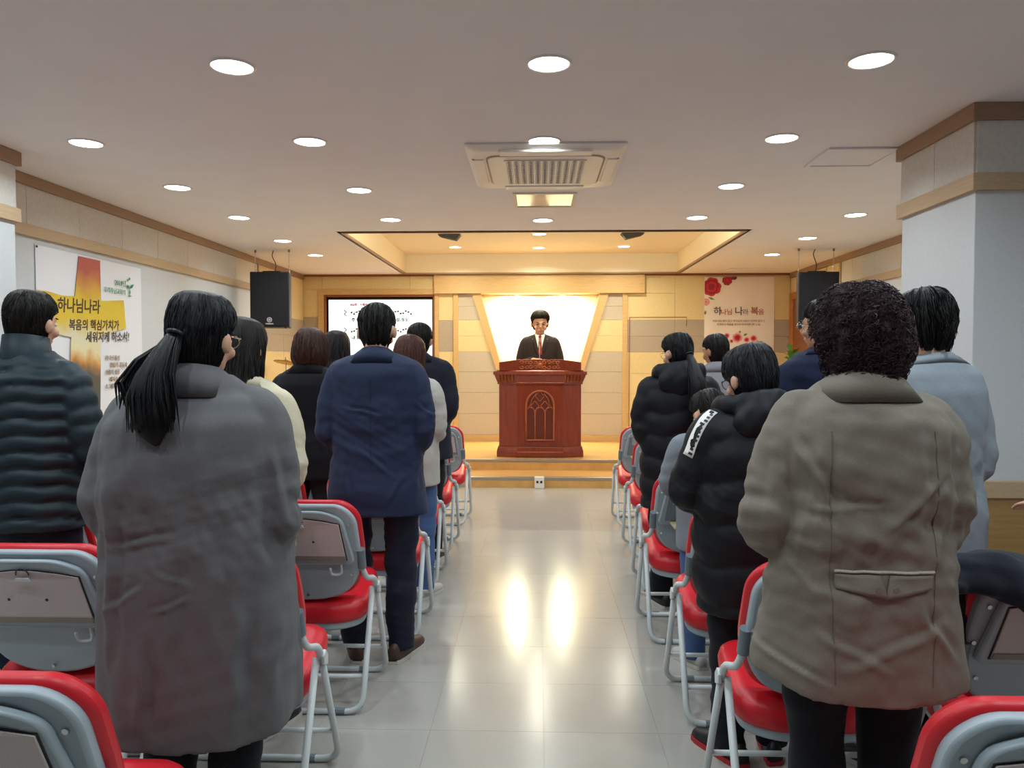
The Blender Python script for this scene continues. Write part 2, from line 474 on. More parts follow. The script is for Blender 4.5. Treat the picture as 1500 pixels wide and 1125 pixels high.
ppoly([(xo(430), 430), (xi(430), 430), (xi(YBOT), YBOT), (xo(YBOT), YBOT)], 'wood_light', name='slanted_trim', off=.03)
ppoly([(mir(xo(430)), 430), (mir(xi(430)), 430), (mir(xi(YBOT)), YBOT), (mir(xo(YBOT)), YBOT)], 'wood_light', name='slanted_trim', off=.03)
for a in (664.5, mir(671.5)): panel(a, 428, a + 7, YBOT, 'wood_light', name='upright_trim', off=.03, g=0)
panel(637, 403, 943, 430, 'wood_light', name='header_beam', off=.07, g=0, depth=.21)
rb = [403, 469, 493, 516, 547, 576, 606, YBOT]
rm = ['felt_beige', 'felt_grey', 'felt_grey'] + ['felt_beige'] * 4
for k, m in enumerate(rm):
    for a, b in ((918.5, 988), (988, 1075), (1075, PXR)):
        if k == 0 and a == 918.5:
            panel(943, 403, b, 430, m); panel(918.5, 430, b, rb[1], m)
        else: panel(a, rb[k], b, rb[k + 1], m)
for a, b in ((PXL, 733), (850, PXR)):
    p0, p1 = fw(a, 600).x, fw(b, 600).x
    MB().box((p0, YW - .015, H2), (p1, YW + .2, fw(0, YBOT).z)).obj('baseboard', 'wood_light', wf)
# a thin cable tacked round the right hand panels
a, b, c, d = fw(1005, 478), fw(1005, 465), fw(922, 465), fw(921.5, 640)
cab = MB().tube([(p.x, YW - .006, p.z) for p in (a, b, c, d)], .0045, 6).obj('wall_cable', 'wood_dark')
tag(cab, 'thin dark cable tacked in a rectangle to the right stage panels', 'cable')

# ================================================================== LAMPS
def lamp(px, py, z=CEIL, dia=.17, power=P_MAIN, col=C_MAIN, mt='lamp', label=None, xyz=None, group='round recessed ceiling lamps'):
    p = Vector(xyz) if xyz else atZ(px, py, z - .004)
    p.z = z
    t = thing('ceiling_lamp', label, 'lamp', p, 0, group)
    key = ('lamp_me', mt, dia)
    if key not in CACHE:
        ringo = [[(r * math.cos(a), r * math.sin(a), zz) for a in np.linspace(0, 2 * math.pi, 32, endpoint=False)] for r, zz in ((dia * .5, 0), (dia * .53, -.008), (dia * .58, -.007), (dia * .6, 0))]
        CACHE[key] = (MB().loft(ringo, False, False).mesh('rim', 'white_plastic', True),
                      MB().loft([[(dia * .505 * math.cos(a), dia * .505 * math.sin(a), zz) for a in np.linspace(0, 2 * math.pi, 32, endpoint=False)] for zz in (-.005, -.001)]).mesh('diffuser', mt))
        d = bpy.data.lights.new('ceiling_lamp', 'AREA'); d.shape = 'DISK'; d.size = dia * .92; d.energy = power; d.color = col; d.spread = R(150)
        CACHE[key + ('l',)] = d
    a, b = CACHE[key]
    link('rim', a, t); link('diffuser', b, t)
    l = link('lamp_light', CACHE[key + ('l',)], t); l.location = (0, 0, -.012)
    return t
CACHE = {}
colname = {0: 'outermost left row', 1: 'inner left row', 2: 'middle row', 3: 'inner right row', 4: 'outermost right row'}
ordn = ['nearest', 'second', 'third', 'fourth', 'fifth', 'sixth']
LROWS = {0: [(126, 210), (260, 275), (350, 319), (414, 353), (462, 374)], 1: [(340, 98), (454, 208), (526, 279), (572, 322)],
         2: [(804, 94), (797, 207), (795, 323)], 3: [(1276, 89), (1145, 203), (1071, 273), (1021, 319)], 4: [(1253, 315), (1183, 349), (1131, 373)]}
for ci, pts in LROWS.items():
    for k, (px, py) in enumerate(pts):
        lamp(px, py, label='white round ceiling lamp, %s of the lamps seen in the %s' % (ordn[k], colname[ci]))
for yy in (2.15, .95):
    for k, xx in enumerate((-2.6, -1.32, .04, 1.4, 2.7)):
        lamp(0, 0, xyz=(xx, yy, CEIL), label='white round ceiling lamp behind or above the viewer, outside the picture')
lamp(0, 0, xyz=(-2.6, 3.3, CEIL), label='white round ceiling lamp behind or above the viewer, outside the picture')
lamp(0, 0, xyz=(2.75, 5.65, CEIL), label='white round ceiling lamp hidden behind the right pillar')
for (px, py), lb in zip(((790, 343), (667, 362), (789, 363), (914, 361)),
                        ('front lamp of the four in the ceiling tray', 'left lamp of the back three in the ceiling tray', 'middle lamp of the back three in the ceiling tray', 'right lamp of the back three in the ceiling tray')):
    lamp(px, py, z=CEIL + TH, dia=.155, power=P_STAGE, col=C_STAGE, mt='lamp_warm', label='warm round ' + lb, group='lamps in the ceiling tray')
# niche spots in the underside of the header beam
zb_ = fw(0, 430).z
for px, w in ((757, 'left'), (824, 'right')):
    p = fw(px, 431)
    t = thing('niche_spotlight', 'small warm spotlight over the %s half of the glowing niche' % w, 'lamp', (p.x, YW + .1, zb_), 0, 'niche spotlights')
    MB().loft([[(r * math.cos(a), r * math.sin(a), z) for a in np.linspace(0, 2 * math.pi, 20, endpoint=False)] for r, z in ((.045, 0), (.045, -.012), (.032, -.012), (.03, -.002))], True, True).obj('rim', 'white_plastic', t)
    MB().loft([[(.03 * math.cos(a), .03 * math.sin(a), z) for a in np.linspace(0, 2 * math.pi, 20, endpoint=False)] for z in (-.008, -.004)]).obj('bulb', 'lamp_warm', t)
    d = bpy.data.lights.new('niche_spotlight', 'AREA'); d.shape = 'DISK'; d.size = .05; d.energy = P_NICHE; d.color = C_WARM
    l = link('spot_light', d, t); l.location = (0, 0, -.016)
# ================================================================== CEILING FIXTURES
# cassette air conditioner
a, b, c, d = atZ(683, 217, CEIL - .03), atZ(918, 214, CEIL - .03), atZ(697, 277, CEIL - .03), atZ(897, 276, CEIL - .03)
ax0, ax1, ay0, ay1 = (a.x + c.x) / 2, (b.x + d.x) / 2, (a.y + b.y) / 2, (c.y + d.y) / 2
acx, acy, aw, ad = (ax0 + ax1) / 2, (ay0 + ay1) / 2, (ax1 - ax0) / 2, (ay1 - ay0) / 2
ac = thing('air_conditioner', 'cream four way cassette air conditioner set in the middle of the ceiling', 'air conditioner', (acx, acy, CEIL))
o1 = rounded([(-aw, -ad), (aw, -ad), (aw, ad), (-aw, ad)], .03); o2 = rounded([(-aw + .05, -ad + .05), (aw - .05, -ad + .05), (aw - .05, ad - .05), (-aw + .05, ad - .05)], .05)
MB().loft([[(x, y, -.001) for x, y in o1], [(x, y, -.012) for x, y in o1], [(x, y, -.035) for x, y in o2]]).obj('panel', 'white_plastic', ac, auto=True)
iw, idp = aw * .74, ad * .70
q1 = rounded([(-iw, -idp), (iw, -idp), (iw, idp), (-iw, idp)], .09); q2 = rounded([(-iw - .012, -idp - .012), (iw + .012, -idp - .012), (iw + .012, idp + .012), (-iw - .012, idp + .012)], .1)
MB().prism(q2, 'z', -.0365, -.034).obj('shadow_gap', 'wood_crown', ac)
g = MB().prism(q1, 'z', -.043, -.0345).obj('intake_panel', 'white_plastic', ac, bevel=.004)
gw, gd = iw * .70, idp * .80
MB().box((-gw, -gd, -.0445), (gw, gd, -.043)).obj('grille_back', 'dark', ac)
for k in range(12):
    x = lerp(-gw, gw, k / 11)
    MB().box((x - .006, -gd, -.05), (x + .006, gd, -.0445)).obj('grille_bar', 'white_plastic', ac)
gr = MB()
for k in range(19):
    y = lerp(-gd, gd, k / 18); gr.box((-gw, y - .004, -.049), (gw, y + .004, -.0446))
for k in range(22):
    x = lerp(-gw, gw, (k + .5) / 22); gr.box((x - .002, -gd, -.0485), (x + .002, gd, -.0446))
tag(gr.obj('grille_mesh', 'white_plastic', ac), kind='stuff')
for s in (-1, 1):
    MB().box((-iw * .78, s * (idp + .075) - .05, -.046), (iw * .78, s * (idp + .075) + .05, -.030)).obj('air_flap', 'white_plastic', ac, bevel=.006)
    MB().box((s * (iw + .06) - .035, -idp * .78, -.042), (s * (iw + .06) + .035, idp * .78, -.030)).obj('air_flap', 'white_plastic', ac, bevel=.006)
for sx in (-1, 1):
    for yy in (-.5, .55): MB().tube([(sx * aw * .93, yy * ad, -.03), (sx * aw * .93, yy * ad, -.02)], .007, 8).obj('screw', 'dark', ac)

M['hatch_gloss'] = mat('hatch_panel', 'e4d6b8', .08, spec=.7, coat=.6)
def hatch(name, label, x0, y0, x1, y1, m, fr):
    t = thing(name, label, 'access panel', ((x0 + x1) / 2, (y0 + y1) / 2, CEIL))
    w, d = (x1 - x0) / 2, (y1 - y0) / 2
    MB().box((-w + .02, -d + .02, -.006), (w - .02, d - .02, -.001)).obj('panel', m, t)
    for lo, hi in (((-w, -d, -.012), (w, -d + .025, -.001)), ((-w, d - .025, -.012), (w, d, -.001)), ((-w, -d + .025, -.012), (-w + .025, d - .025, -.001)), ((w - .025, -d + .025, -.012), (w, d - .025, -.001))):
        MB().box(lo, hi).obj('frame', fr, t)
a, b = atZ(751, 282, CEIL), atZ(841, 302, CEIL)
hatch('access_panel', 'glossy cream framed access panel right behind the air conditioner', a.x, a.y, a.x + .49, b.y, 'hatch_gloss', 'tray')
a, b = atZ(1215, 216, CEIL), atZ(1172, 243, CEIL)
hatch('access_panel', 'plain square access panel in the ceiling beside the right pillar', a.x, a.y, a.x + .44, b.y, 'ceiling', 'ceiling')
a, b = atZ(1070, 392.5, CEIL), atZ(1062, 396.5, CEIL)
hatch('access_panel', 'small far access panel in the ceiling above the rose banner', a.x, a.y, a.x + .5, min(b.y, 11.3), 'ceiling', 'ceiling')

# dark wedge shaped stage lights under the tray
for px, py, s in ((658, 346, 1), (927, 344, -1)):
    p = atZ(px, py, CEIL + TH - .02)
    t = thing('stage_spotlight', 'dark wedge shaped spotlight in the ceiling tray, the %s one' % ('left' if s > 0 else 'right'), 'spotlight', (p.x, p.y, CEIL + TH), 0, 'tray spotlights')
    MB().prism([(-.14, -.006), (.15, -.006), (.09, -.075), (-.1, -.03)] if s > 0 else [(-.15, -.006), (.14, -.006), (.1, -.03), (-.09, -.075)], 'y', -.07, .07).obj('housing', 'dark', t, bevel=.006)
    MB().box((-.03, -.03, -.008), (.03, .03, -.0005)).obj('bracket', 'black', t)

# ---- loudspeakers hung on chains
M['ring_white'] = mat('badge_white', 'd8d8d8', .4)
def speaker(label, px, py_top, Y, rz, chains):
    p = atY(px, py_top, Y)
    H_, W_, D_ = .635, .45, .36
    t = thing('loudspeaker', label, 'loudspeaker', (p.x, p.y, p.z - H_), rz, 'hanging loudspeakers')
    out = rounded([(-W_ / 2, 0), (W_ / 2, 0), (W_ / 2 * .72, D_), (-W_ / 2 * .72, D_)], [.015, .015, .05, .05])
    MB().prism(out, 'z', 0, H_).obj('cabinet', 'black', t, bevel=.012)
    gr = rounded([(-W_ / 2 + .02, .02), (W_ / 2 - .02, .02), (W_ / 2 - .02, H_ - .02), (-W_ / 2 + .02, H_ - .02)], .02)
    MB().prism(gr, 'y', -.014, .004).obj('front_grille', 'black_cloth', t, bevel=.004)
    # round badge: ring with a three forked mark, and a word bar below
    bd = MB().tube([(0 + .026 * math.cos(a), -.016, .085 + .026 * math.sin(a)) for a in np.linspace(0, 2 * math.pi, 25)], .0032, 6)
    for k in range(3):
        an = math.pi / 2 + k * 2 * math.pi / 3
        for q in (0, math.pi):
            bd.tube([(0, -.016, .085), (.024 * math.cos(an + q), -.016, .085 + .024 * math.sin(an + q))], .0026, 6)
    bd.obj('badge', 'ring_white', t)
    wm = text_mesh('YAMAHA', .022, 'badge_lettering', 'ring_white', .0006, 'CENTER')
    w = link('badge_lettering', wm, t); w.location = (0, -.0155, .032); w.rotation_euler = (R(90), 0, 0)
    MB().tube([(-.1, .1, H_), (-.1, .1, H_ + .012), (.1, .1, H_ + .012), (.1, .1, H_)], .009, 8).obj('handle', 'black', t)
    for sx in (-.17, .17): MB().tube([(sx, .04, -.012), (sx, .04, .004)], .014, 10).obj('foot', 'black', t)
    zt = CEIL - (p.z - H_)
    for cx, cy in chains:
        MB().tube([(cx, cy, zt - .001), (cx, cy, zt - .03)], .012, 8).obj('ceiling_hook', 'wood_crown', t)
        ch = MB(); n = int((zt - .03 - H_) / .022) + 1
        for k in range(n):
            z0 = zt - .03 - (zt - .03 - H_) * (k + .5) / n
            ang = (k % 2) * math.pi / 2
            ch.tube([(cx + .006 * math.cos(a) * math.cos(ang), cy + .006 * math.cos(a) * math.sin(ang), z0 + .014 * math.sin(a)) for a in np.linspace(0, 2 * math.pi, 11)], .0022, 5)
        ch.obj('chain', 'chrome', t)
    MB().tube(arc_path([(.0, .2, H_ - .02), (.03, .2, H_ + .1), (-.02, .18, zt - .06), (0, .18, zt - .001)], .04), .005, 6).obj('cable', 'black', t)
    return t
speaker('black loudspeaker hanging on chains by the left wall near the screen', 394.5, 398, 8.75, R(4), ((-.2, .15), (.2, .1)))
speaker('black loudspeaker hanging on chains by the right wall near the door', 1200, 398, 8.85, R(-4), ((-.2, .1), (.2, .15)))

# ================================================================== SCREEN
tv = thing('wall_screen', 'large flat screen showing sheet music on white in the stage wall', 'screen', (0, 0, 0))
a, b = fw(478.5, 435.5), fw(634, 530.5)
TVY = YW + .06
MB().box((a.x, TVY, b.z), (b.x, TVY + .05, a.z)).obj('bezel', 'black', tv, bevel=.003)
a, b = fw(480.5, 438), fw(632.5, 528.5)
MB().box((a.x, TVY - .002, b.z), (b.x, TVY - .0005, a.z)).obj('display', 'screen', tv)
def on_tv(px, py): p = fw(px, py); return p.x, p.z
def tv_text(s, px, py, size, m, bold=0):
    me = text_mesh(s, size, 'lettering', m, bold); o = link('lettering', me, tv)
    x, z = on_tv(px, py); o.location = (x, TVY - .004, z); o.rotation_euler = (R(90), 0, 0)
tv_text('456장   거룩하신 하나님', 512, 447, .045, 'ink_red', .0015)
for row, y0 in enumerate((456, 482.5)):
    st = MB()
    for k in range(5):
        x0, z0 = on_tv(502, y0 + k * 1.6 - 2); x1, _ = on_tv(606, y0)
        st.box((x0, TVY - .0035, z0 - .0008), (x1, TVY - .0022, z0 + .0008))
    st.obj('music_staff', 'ink_grey', tv)
    x, z = on_tv(505, y0 + 1)
    MB().tube([(x + .016 * math.cos(t * 2.6), TVY - .004, z + lerp(-.05, .045, t / 4)) for t in np.linspace(0, 4, 24)], .0055, 5).obj('clef', 'ink_teal', tv)
    nt = MB()
    for k in range(24):
        nx, ny = 514 + k * 3.8, y0 + (2.2 * math.sin(k * 1.7 + row) + 1)
        x, z = on_tv(nx, ny)
        nt.prism([(x + .016 * math.cos(q), z + .012 * math.sin(q)) for q in np.linspace(0, 2 * math.pi, 9)[:-1]], 'y', TVY - .005, TVY - .0022)
        nt.box((x + .009, TVY - .005, z), (x + .0125, TVY - .0022, z + .042))
    tag(nt.obj('music_notes', 'ink_black', tv), kind='stuff')
    tv_text(('주 예수 나의 산 소망 주 음성-성도', '내 맘에 오셔서 늘 다스려')[row], 514, y0 + 14, .062, 'ink_teal', .0022)

# ================================================================== LEFT BANNER (cross design)
BY0, BY1 = atX(50, 360, XL).y, atX(205, 395, XL).y
BZ1, BZ0 = atX(50, 358, XL).z, 1.0
bl = thing('church_banner', 'large white banner with a sunset cross and brush lettering on the left wall', 'banner', (XL + .006, BY0, BZ0))
BW, BH = BY1 - BY0, BZ1 - BZ0
# sheet with a slight sag; coordinates: x out of the wall, y along, z up
rings = []
n = 24
for k in range(n + 1):
    y = BW * k / n; sag = .004 * math.sin(k * .9) + .003
    rings.append([(sag, y, 0), (sag * .4, y, BH), (sag * .4 - .002, y, BH), (sag - .002, y, 0)])
MB().loft(rings).obj('sheet', 'vinyl', bl, smooth=False)
def bpt(px, py): p = atX(px, py, XL + .01); return (p.y - BY0, p.z - BZ0)
mc = bpy.data.materials.new('sunset_print'); mc.use_nodes = True
nt = mc.node_tree; N = nt.nodes; Lk = nt.links
tc = N.new('ShaderNodeTexCoord'); sp = N.new('ShaderNodeSeparateXYZ'); Lk.new(tc.outputs['Object'], sp.inputs[0])
nz = N.new('ShaderNodeTexNoise'); nz.inputs['Scale'].default_value = 6; nz.inputs['Detail'].default_value = 6; Lk.new(tc.outputs['Object'], nz.inputs['Vector'])
ma = N.new('ShaderNodeMath'); ma.operation = 'MULTIPLY_ADD'; ma.inputs[1].default_value = .16; Lk.new(nz.outputs['Fac'], ma.inputs[0])
mr = N.new('ShaderNodeMapRange'); mr.inputs['From Min'].default_value = 0; mr.inputs['From Max'].default_value = BH
Lk.new(sp.outputs['Z'], mr.inputs['Value']); Lk.new(mr.outputs[0], ma.inputs[2])
cr = N.new('ShaderNodeValToRGB'); Lk.new(ma.outputs[0], cr.inputs[0])
el = cr.color_ramp.elements
stops = [(0.0, '4a4844'), (.36, '56524d'), (.40, '8a6a4a'), (.44, 'd79a4e'), (.50, 'e9dfb0'), (.58, 'e3dfbf'), (.68, 'e2c23a'), (.80, 'e0c22e'), (.90, 'd0963f'), (1.0, 'b8584a')]
while len(el) < len(stops): el.new(.5)
for e_, (t, c) in zip(el, stops): e_.position = t; e_.color = lin(c)
Lk.new(cr.outputs[0], N['Principled BSDF'].inputs['Base Color']); N['Principled BSDF'].inputs['Roughness'].default_value = .6
M['sunset'] = mc
def bposter(pts, m, name, t=.0105):
    return MB().prism([bpt(*p) for p in pts], 'x', t - .003, t).obj(name, m, bl)
bposter([(114.5, 375), (145.5, 382), (147, 440), (146, 608), (131, 611), (101, 600), (103, 500), (109, 432)], 'sunset', 'cross_upright')
bposter([(52, 424), (70, 427), (90, 433), (109, 434), (147, 441), (180, 440), (183.5, 481), (163, 487), (146, 492), (104, 494), (85, 490), (52, 480)], 'sunset', 'cross_arm', .0112)
def b_text(s, px, py, hpx, m, bold=0, rot=0, shear=0):
    y0, z0 = bpt(px, py); _, z1 = bpt(px, py - hpx)
    me = text_mesh(s, (z1 - z0) * 1.15, 'lettering', m, bold, shear=shear)
    o = link('lettering', me, bl); o.location = (.0125, y0, z0); o.rotation_euler = (R(90), rot, R(90))
b_text('하나님나라', 82, 455, 21, 'ink_brown', .002, R(-2), .12)
b_text('복음의 핵심가치가', 99, 482, 15.5, 'ink_brown', .0016, R(-2), .12)
b_text('세워지게 하소서!', 124, 500, 15, 'ink_brown', .0014, R(-2), .12)
b_text('2018년', 167, 417, 9, 'ink_green', .0004)
b_text('우리주님교회의', 151, 427, 8, 'ink_green', 0)
for k, s in enumerate(('하나님 중심', '말씀의 공동체', '성령의 성장', '제자로 변화', '소그룹의 예배')):
    b_text(s, 153 + (0, 7, 0, 6, 0)[k], 527 + 10.5 * k, 7, 'ink_tan', .0006)
b_text('예배하고', 117, 564, 6, 'ink_yellow', .001); b_text('기뻐하며', 119, 571, 6, 'ink_yellow', .001); b_text('전하는교회', 122, 587, 6, 'ink_yellow', .001)
# sprout shaped emblem
y, z = bpt(189, 423)
lg = MB()
def leafp(y0, z0, y1, z1, w):
    d = Vector((y1 - y0, z1 - z0)); nrm = Vector((-d.y, d.x)).normalized() * w
    return [(y0, z0), (y0 + d.x * .5 + nrm.x, z0 + d.y * .5 + nrm.y), (y1, z1), (y0 + d.x * .5 - nrm.x, z0 + d.y * .5 - nrm.y)]
for q in (leafp(y, z, y - .05, z + .03, .014), leafp(y, z, y + .07, z + .045, .014), leafp(y, z, y, z - .06, .01), leafp(y - .035, z - .065, y + .035, z - .06, .006)):
    lg.prism(q, 'x', .0095, .0115)
for dy, dz, r in ((-.03, .07, .009), (.0, .085, .011)):
    lg.prism([(y + dy + r * math.cos(t), z + dz + r * math.sin(t)) for t in np.linspace(0, 2 * math.pi, 11)[:-1]], 'x', .0095, .0115)
lg.obj('sprout_emblem', 'ink_green', bl)
MB().tube([(-.004, .012, BH - .012), (.008, .012, BH - .012)], .008, 8).obj('pin', 'dark', bl)

# ================================================================== ROSE BANNER
a, b = fw(1031, 406.5), fw(1133, 600)
br = thing('rose_banner', 'pale pink banner with roses and a short title on the stage wall', 'banner', (a.x, YW - .006, b.z))
RW, RH = b.x - a.x, a.z - b.z
rings = []
for k in range(21):
    x = RW * k / 20; sag = -.003 - .003 * math.sin(k * .8)
    rings.append([(x, sag, 0), (x, sag, RH), (x, sag + .002, RH), (x, sag + .002, 0)])
MB().loft(rings).obj('sheet', 'vinyl_pink', br)
def rp(px, py): p = fw(px, py); return p.x - a.x, p.z - b.z
def r_text(s, px, py, hpx, m, bold=0, align='LEFT'):
    x, z = rp(px, py); _, z1 = rp(px, py - hpx)
    o = link('lettering', text_mesh(s, (z1 - z) * 1.15, 'lettering', m, bold, align), br); o.location = (x, -.0085, z); o.rotation_euler = (R(90), 0, 0)
r_text('하', 1044, 461, 11.5, 'ink_brown', .0012); r_text('나님', 1054.5, 461, 8.2, 'ink_orange', .0006)
r_text('나', 1075, 461, 11.5, 'ink_brown', .0012); r_text('라', 1086.5, 461, 8.2, 'ink_violet', .0004)
r_text('복', 1098, 461, 11.5, 'ink_orange', .0012); r_text('음', 1109.5, 461, 8.2, 'ink_orange', .0004)
r_text('이르시되 때가 찼고 하나님의 나라가 가까이 왔으니', 1081, 472, 3.1, 'ink_tan', .0004, 'CENTER')
r_text('회개하고 복음을 믿으라 하시더라 (막 1:15)', 1081, 477, 3.1, 'ink_tan', .0004, 'CENTER')
def rose(px, py, rpx, mats, seed, clip=None):
    rr = random.Random(seed); x, z = rp(px, py); rad = rp(px + rpx, py)[0] - x
    lay = 0
    for ring, (fr, n) in enumerate(((1, 8), (.72, 7), (.46, 5), (.22, 4))):
        mb = MB()
        for k in range(n):
            t = 2 * math.pi * (k + rr.random() * .5) / n; pr = rad * (.42 if ring < 3 else .35) * (1 - ring * .12)
            cx, cz = x + rad * fr * .55 * math.cos(t), z + rad * fr * .55 * math.sin(t)
            pts = [(cx + pr * (1 + .12 * rr.random()) * math.cos(u), cz + pr * math.sin(u)) for u in np.linspace(0, 2 * math.pi, 12)[:-1]]
            pts = [(min(max(p[0], .002), RW - .002), min(p[1], RH - .002)) for p in pts]
            mb.prism(pts, 'y', -.0075 - ring * .0006 - k * .00004, -.0055)
        mb.obj('rose_petals', mats[ring % len(mats)], br)
rose(1041, 421, 14.5, ('rose_red', 'rose_deep', 'rose_red', 'rose_deep'), 1)
rose(1064, 412, 7.5, ('rose_deep', 'rose_red'), 2)
rose(1074, 407, 4.5, ('rose_deep', 'ink_brown'), 3)
rose(1033.5, 443, 6, ('rose_pale', 'rose_pink'), 4)
for q in ((1064, 492, 4.5, 5), (1079.5, 495, 8, 6), (1093, 498, 4.5, 7), (1103, 496, 5.5, 8), (1109, 503, 4.5, 9), (1071, 500, 3, 10)):
    rose(q[0], q[1], q[2], ('rose_pale', 'rose_pink', 'rose_red', 'rose_deep'), q[3])
for (x0, y0, x1, y1) in ((1036, 436, 1046, 440), (1032, 462, 1032.5, 455), (1082, 488, 1084, 485), (1088, 492, 1094, 489), (1110, 502, 1117, 501), (1099, 502, 1104, 504)):
    p0, p1 = rp(x0, y0), rp(x1, y1)
    MB().prism(leafp(p0[0], p0[1], p1[0], p1[1], .018), 'y', -.0085, -.0055).obj('rose_leaf', 'rose_leaf', br)

# ================================================================== LECTERN
lb_ = atZ(791, 670, H2)
LX, LY = lb_.x, lb_.y
lec = thing('lectern', 'large mahogany pulpit with a carved gothic window on its front', 'lectern', (LX, LY, H2))
s = LY / F
def lw(px0, px1): return (px1 - px0) * s / 2
def oct_(hw, hc, d, off=0):       # half width, half width of the front panel, depth, forward offset
    ch = (hw - hc) * .30
    return [(-hc - off * .4, -off), (hc + off * .4, -off), (hw + off, ch - off * .3), (hw + off, d + off * .2), (-hw - off, d + off * .2), (-hw - off, ch - off * .3)]
zz = lambda py: atY(791, py, LY).z - H2
HWB, HCB, DP = lw(730, 851), lw(756.5, 824), .46
def slab(name, z0, z1, off0, off1, m='mahogany', bev=.004):
    o0, o1 = oct_(HWB, HCB, DP, off0), oct_(HWB, HCB, DP, off1)
    return MB().loft([[(x, y, z0) for x, y in o0], [(x, y, z1) for x, y in o1]]).obj(name, m, lec, bevel=bev)
slab('plinth', 0, zz(661), .03, .03)
slab('plinth_moulding', zz(661), zz(654.5), .028, .012)
MB().box((-HCB, -.045, zz(669)), (HCB, -.028, zz(655))).obj('plinth_panel', 'mahogany', lec, bevel=.004)
MB().box((-HCB, -.052, zz(663)), (HCB, -.044, zz(661))).obj('plinth_bead', 'mahogany_light', lec, bevel=.003)
slab('body', zz(654.5), zz(562), 0, 0)
slab('cornice_bead', zz(563), zz(560), .02, .02)
slab('cornice', zz(560), zz(549), .022, .06)
slab('cornice_top', zz(549), zz(544), .075, .07)
slab('desk_moulding', zz(544), zz(542), .04, .02)
for sx in (-1, 1):                     # fluting on the slanted cornice sides
    for k in range(5):
        t = (k + .5) / 5; x = sx * lerp(HCB + .03, HWB + .02, t); ch = (HWB - HCB) * .3 * t
        MB().tube([(x, ch - .035, zz(559)), (x * 1.015, ch - .068, zz(550))], .009, 6).obj('flute', 'mahogany', lec)
# raised desk box with a slanted silhouette
ztop, zs, z0 = zz(526.5), zz(530.5), zz(543)
hw, hc2 = lw(731, 851), lw(760, 822)
prof = [(-hw, z0), (hw, z0), (hw, zs), (hc2, ztop), (-hc2, ztop), (-hw, zs)]
MB().prism(prof, 'y', -.005, .05).obj('desk_front', 'mahogany', lec, bevel=.004)
MB().prism([(.05, z0), (DP, z0), (DP, z0 + .02), (.05, zs - .03)], 'x', -hw, hw).obj('desk_top', 'mahogany', lec)
# carved relief on the desk front: scrolls
rl = random.Random(5)
for k in range(18):
    cx = lerp(-.255, .255, (k % 9 + .5) / 9) ; cz = lerp(z0 + .022, ztop - .022, (k // 9) * .62 + .2)
    d = 1 if (k % 2) else -1
    pts = [(cx + d * (.007 + .0055 * t) * math.cos(t * 1.5 + k), -.012, cz + (.006 + .004 * t) * math.sin(t * 1.5 + k)) for t in np.linspace(0, 4.4, 16)]
    MB().tube(pts, .0075, 6).obj('carved_scroll', 'mahogany_light', lec)
MB().ell((0, -.008, (z0 + ztop) / 2), (.04, .014, .03)).obj('carved_rosette', 'mahogany_light', lec, smooth=True)
# gothic window relief
gx = lambda px: (px - 791.5) * s
zbt, zsp = zz(646), zz(596)
gw_ = (813 - 769.5) * s / 2
ztp = zz(571)
def arch(w, zspring, ztop_, zb):
    pts = [(-w, zb), (-w, zspring)]
    for t in np.linspace(0, 1, 14)[1:]:
        a_ = math.pi - t * math.pi
        pts.append((w * math.cos(a_), zspring + (ztop_ - zspring) * math.sin(a_) ** .9))
    pts.append((w, zb))
    return pts
ar = arch(gw_ - .012, zsp, ztp - .012, zbt + .012)
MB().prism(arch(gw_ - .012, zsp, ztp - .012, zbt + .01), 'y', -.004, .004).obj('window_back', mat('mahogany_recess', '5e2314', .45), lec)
MB().tube([(x, -.01, z) for x, z in ar] + [(ar[0][0], -.01, ar[0][1])], .0125, 8).obj('window_frame', 'mahogany_light', lec, smooth=True)
for x in (-gw_ * .34, gw_ * .34):
    MB().tube([(x, -.009, zbt + .01), (x, -.009, zz(601))], .0075, 8).obj('mullion', 'mahogany_light', lec, smooth=True)
for x in (-gw_ * .66, 0, gw_ * .66):
    w = gw_ * .30
    MB().tube([(x + w * math.cos(t), -.009, zz(604) + .06 * math.sin(t)) for t in np.linspace(math.pi, 0, 12)], .006, 6).obj('tracery_arch', 'mahogany_light', lec, smooth=True)
for x, z, r in ((gx(791), zz(580.5), .045), (gx(784), zz(594.5), .042), (gx(798.5), zz(594.5), .042)):
    pts = [(x + r * math.cos(t) * (1 + .16 * math.cos(4 * t)), -.009, z + 1.15 * r * math.sin(t) * (1 + .16 * math.cos(4 * t))) for t in np.linspace(0, 2 * math.pi, 33)]
    MB().tube(pts, .0058, 6).obj('tracery_quatrefoil', 'mahogany_light', lec, smooth=True)
for sx in (-1, 1):
    MB().tube([(sx * gw_ * .25, -.009, zz(576)), (sx * gw_ * .55, -.009, zz(585)), (sx * gw_ * .62, -.009, zz(592)), (sx * gw_ * .9, -.009, zz(601))], .0055, 6).obj('tracery_rib', 'mahogany_light', lec, smooth=True)
# gooseneck microphone on the desk
mp_ = thing('microphone', 'thin gooseneck microphone standing on the pulpit desk', 'microphone', (LX - .005, LY + .10, H2 + lerp(zs - .03, z0 + .02, .05 / (DP - .05)) + .016))
MB().tube([(0, 0, -.006), (0, 0, .01)], .03, 14).obj('base', 'black', mp_)
MB().tube(arc_path([(0, 0, .008), (0, .0, .13), (0, .03, .24), (0, .055, .262)], .06), .0045, 8).obj('gooseneck', 'chrome', mp_)
MB().tube([(0, .05, .258), (0, .085, .285)], [.008, .011], 10, round_caps=True).obj('capsule', 'black', mp_, smooth=True)

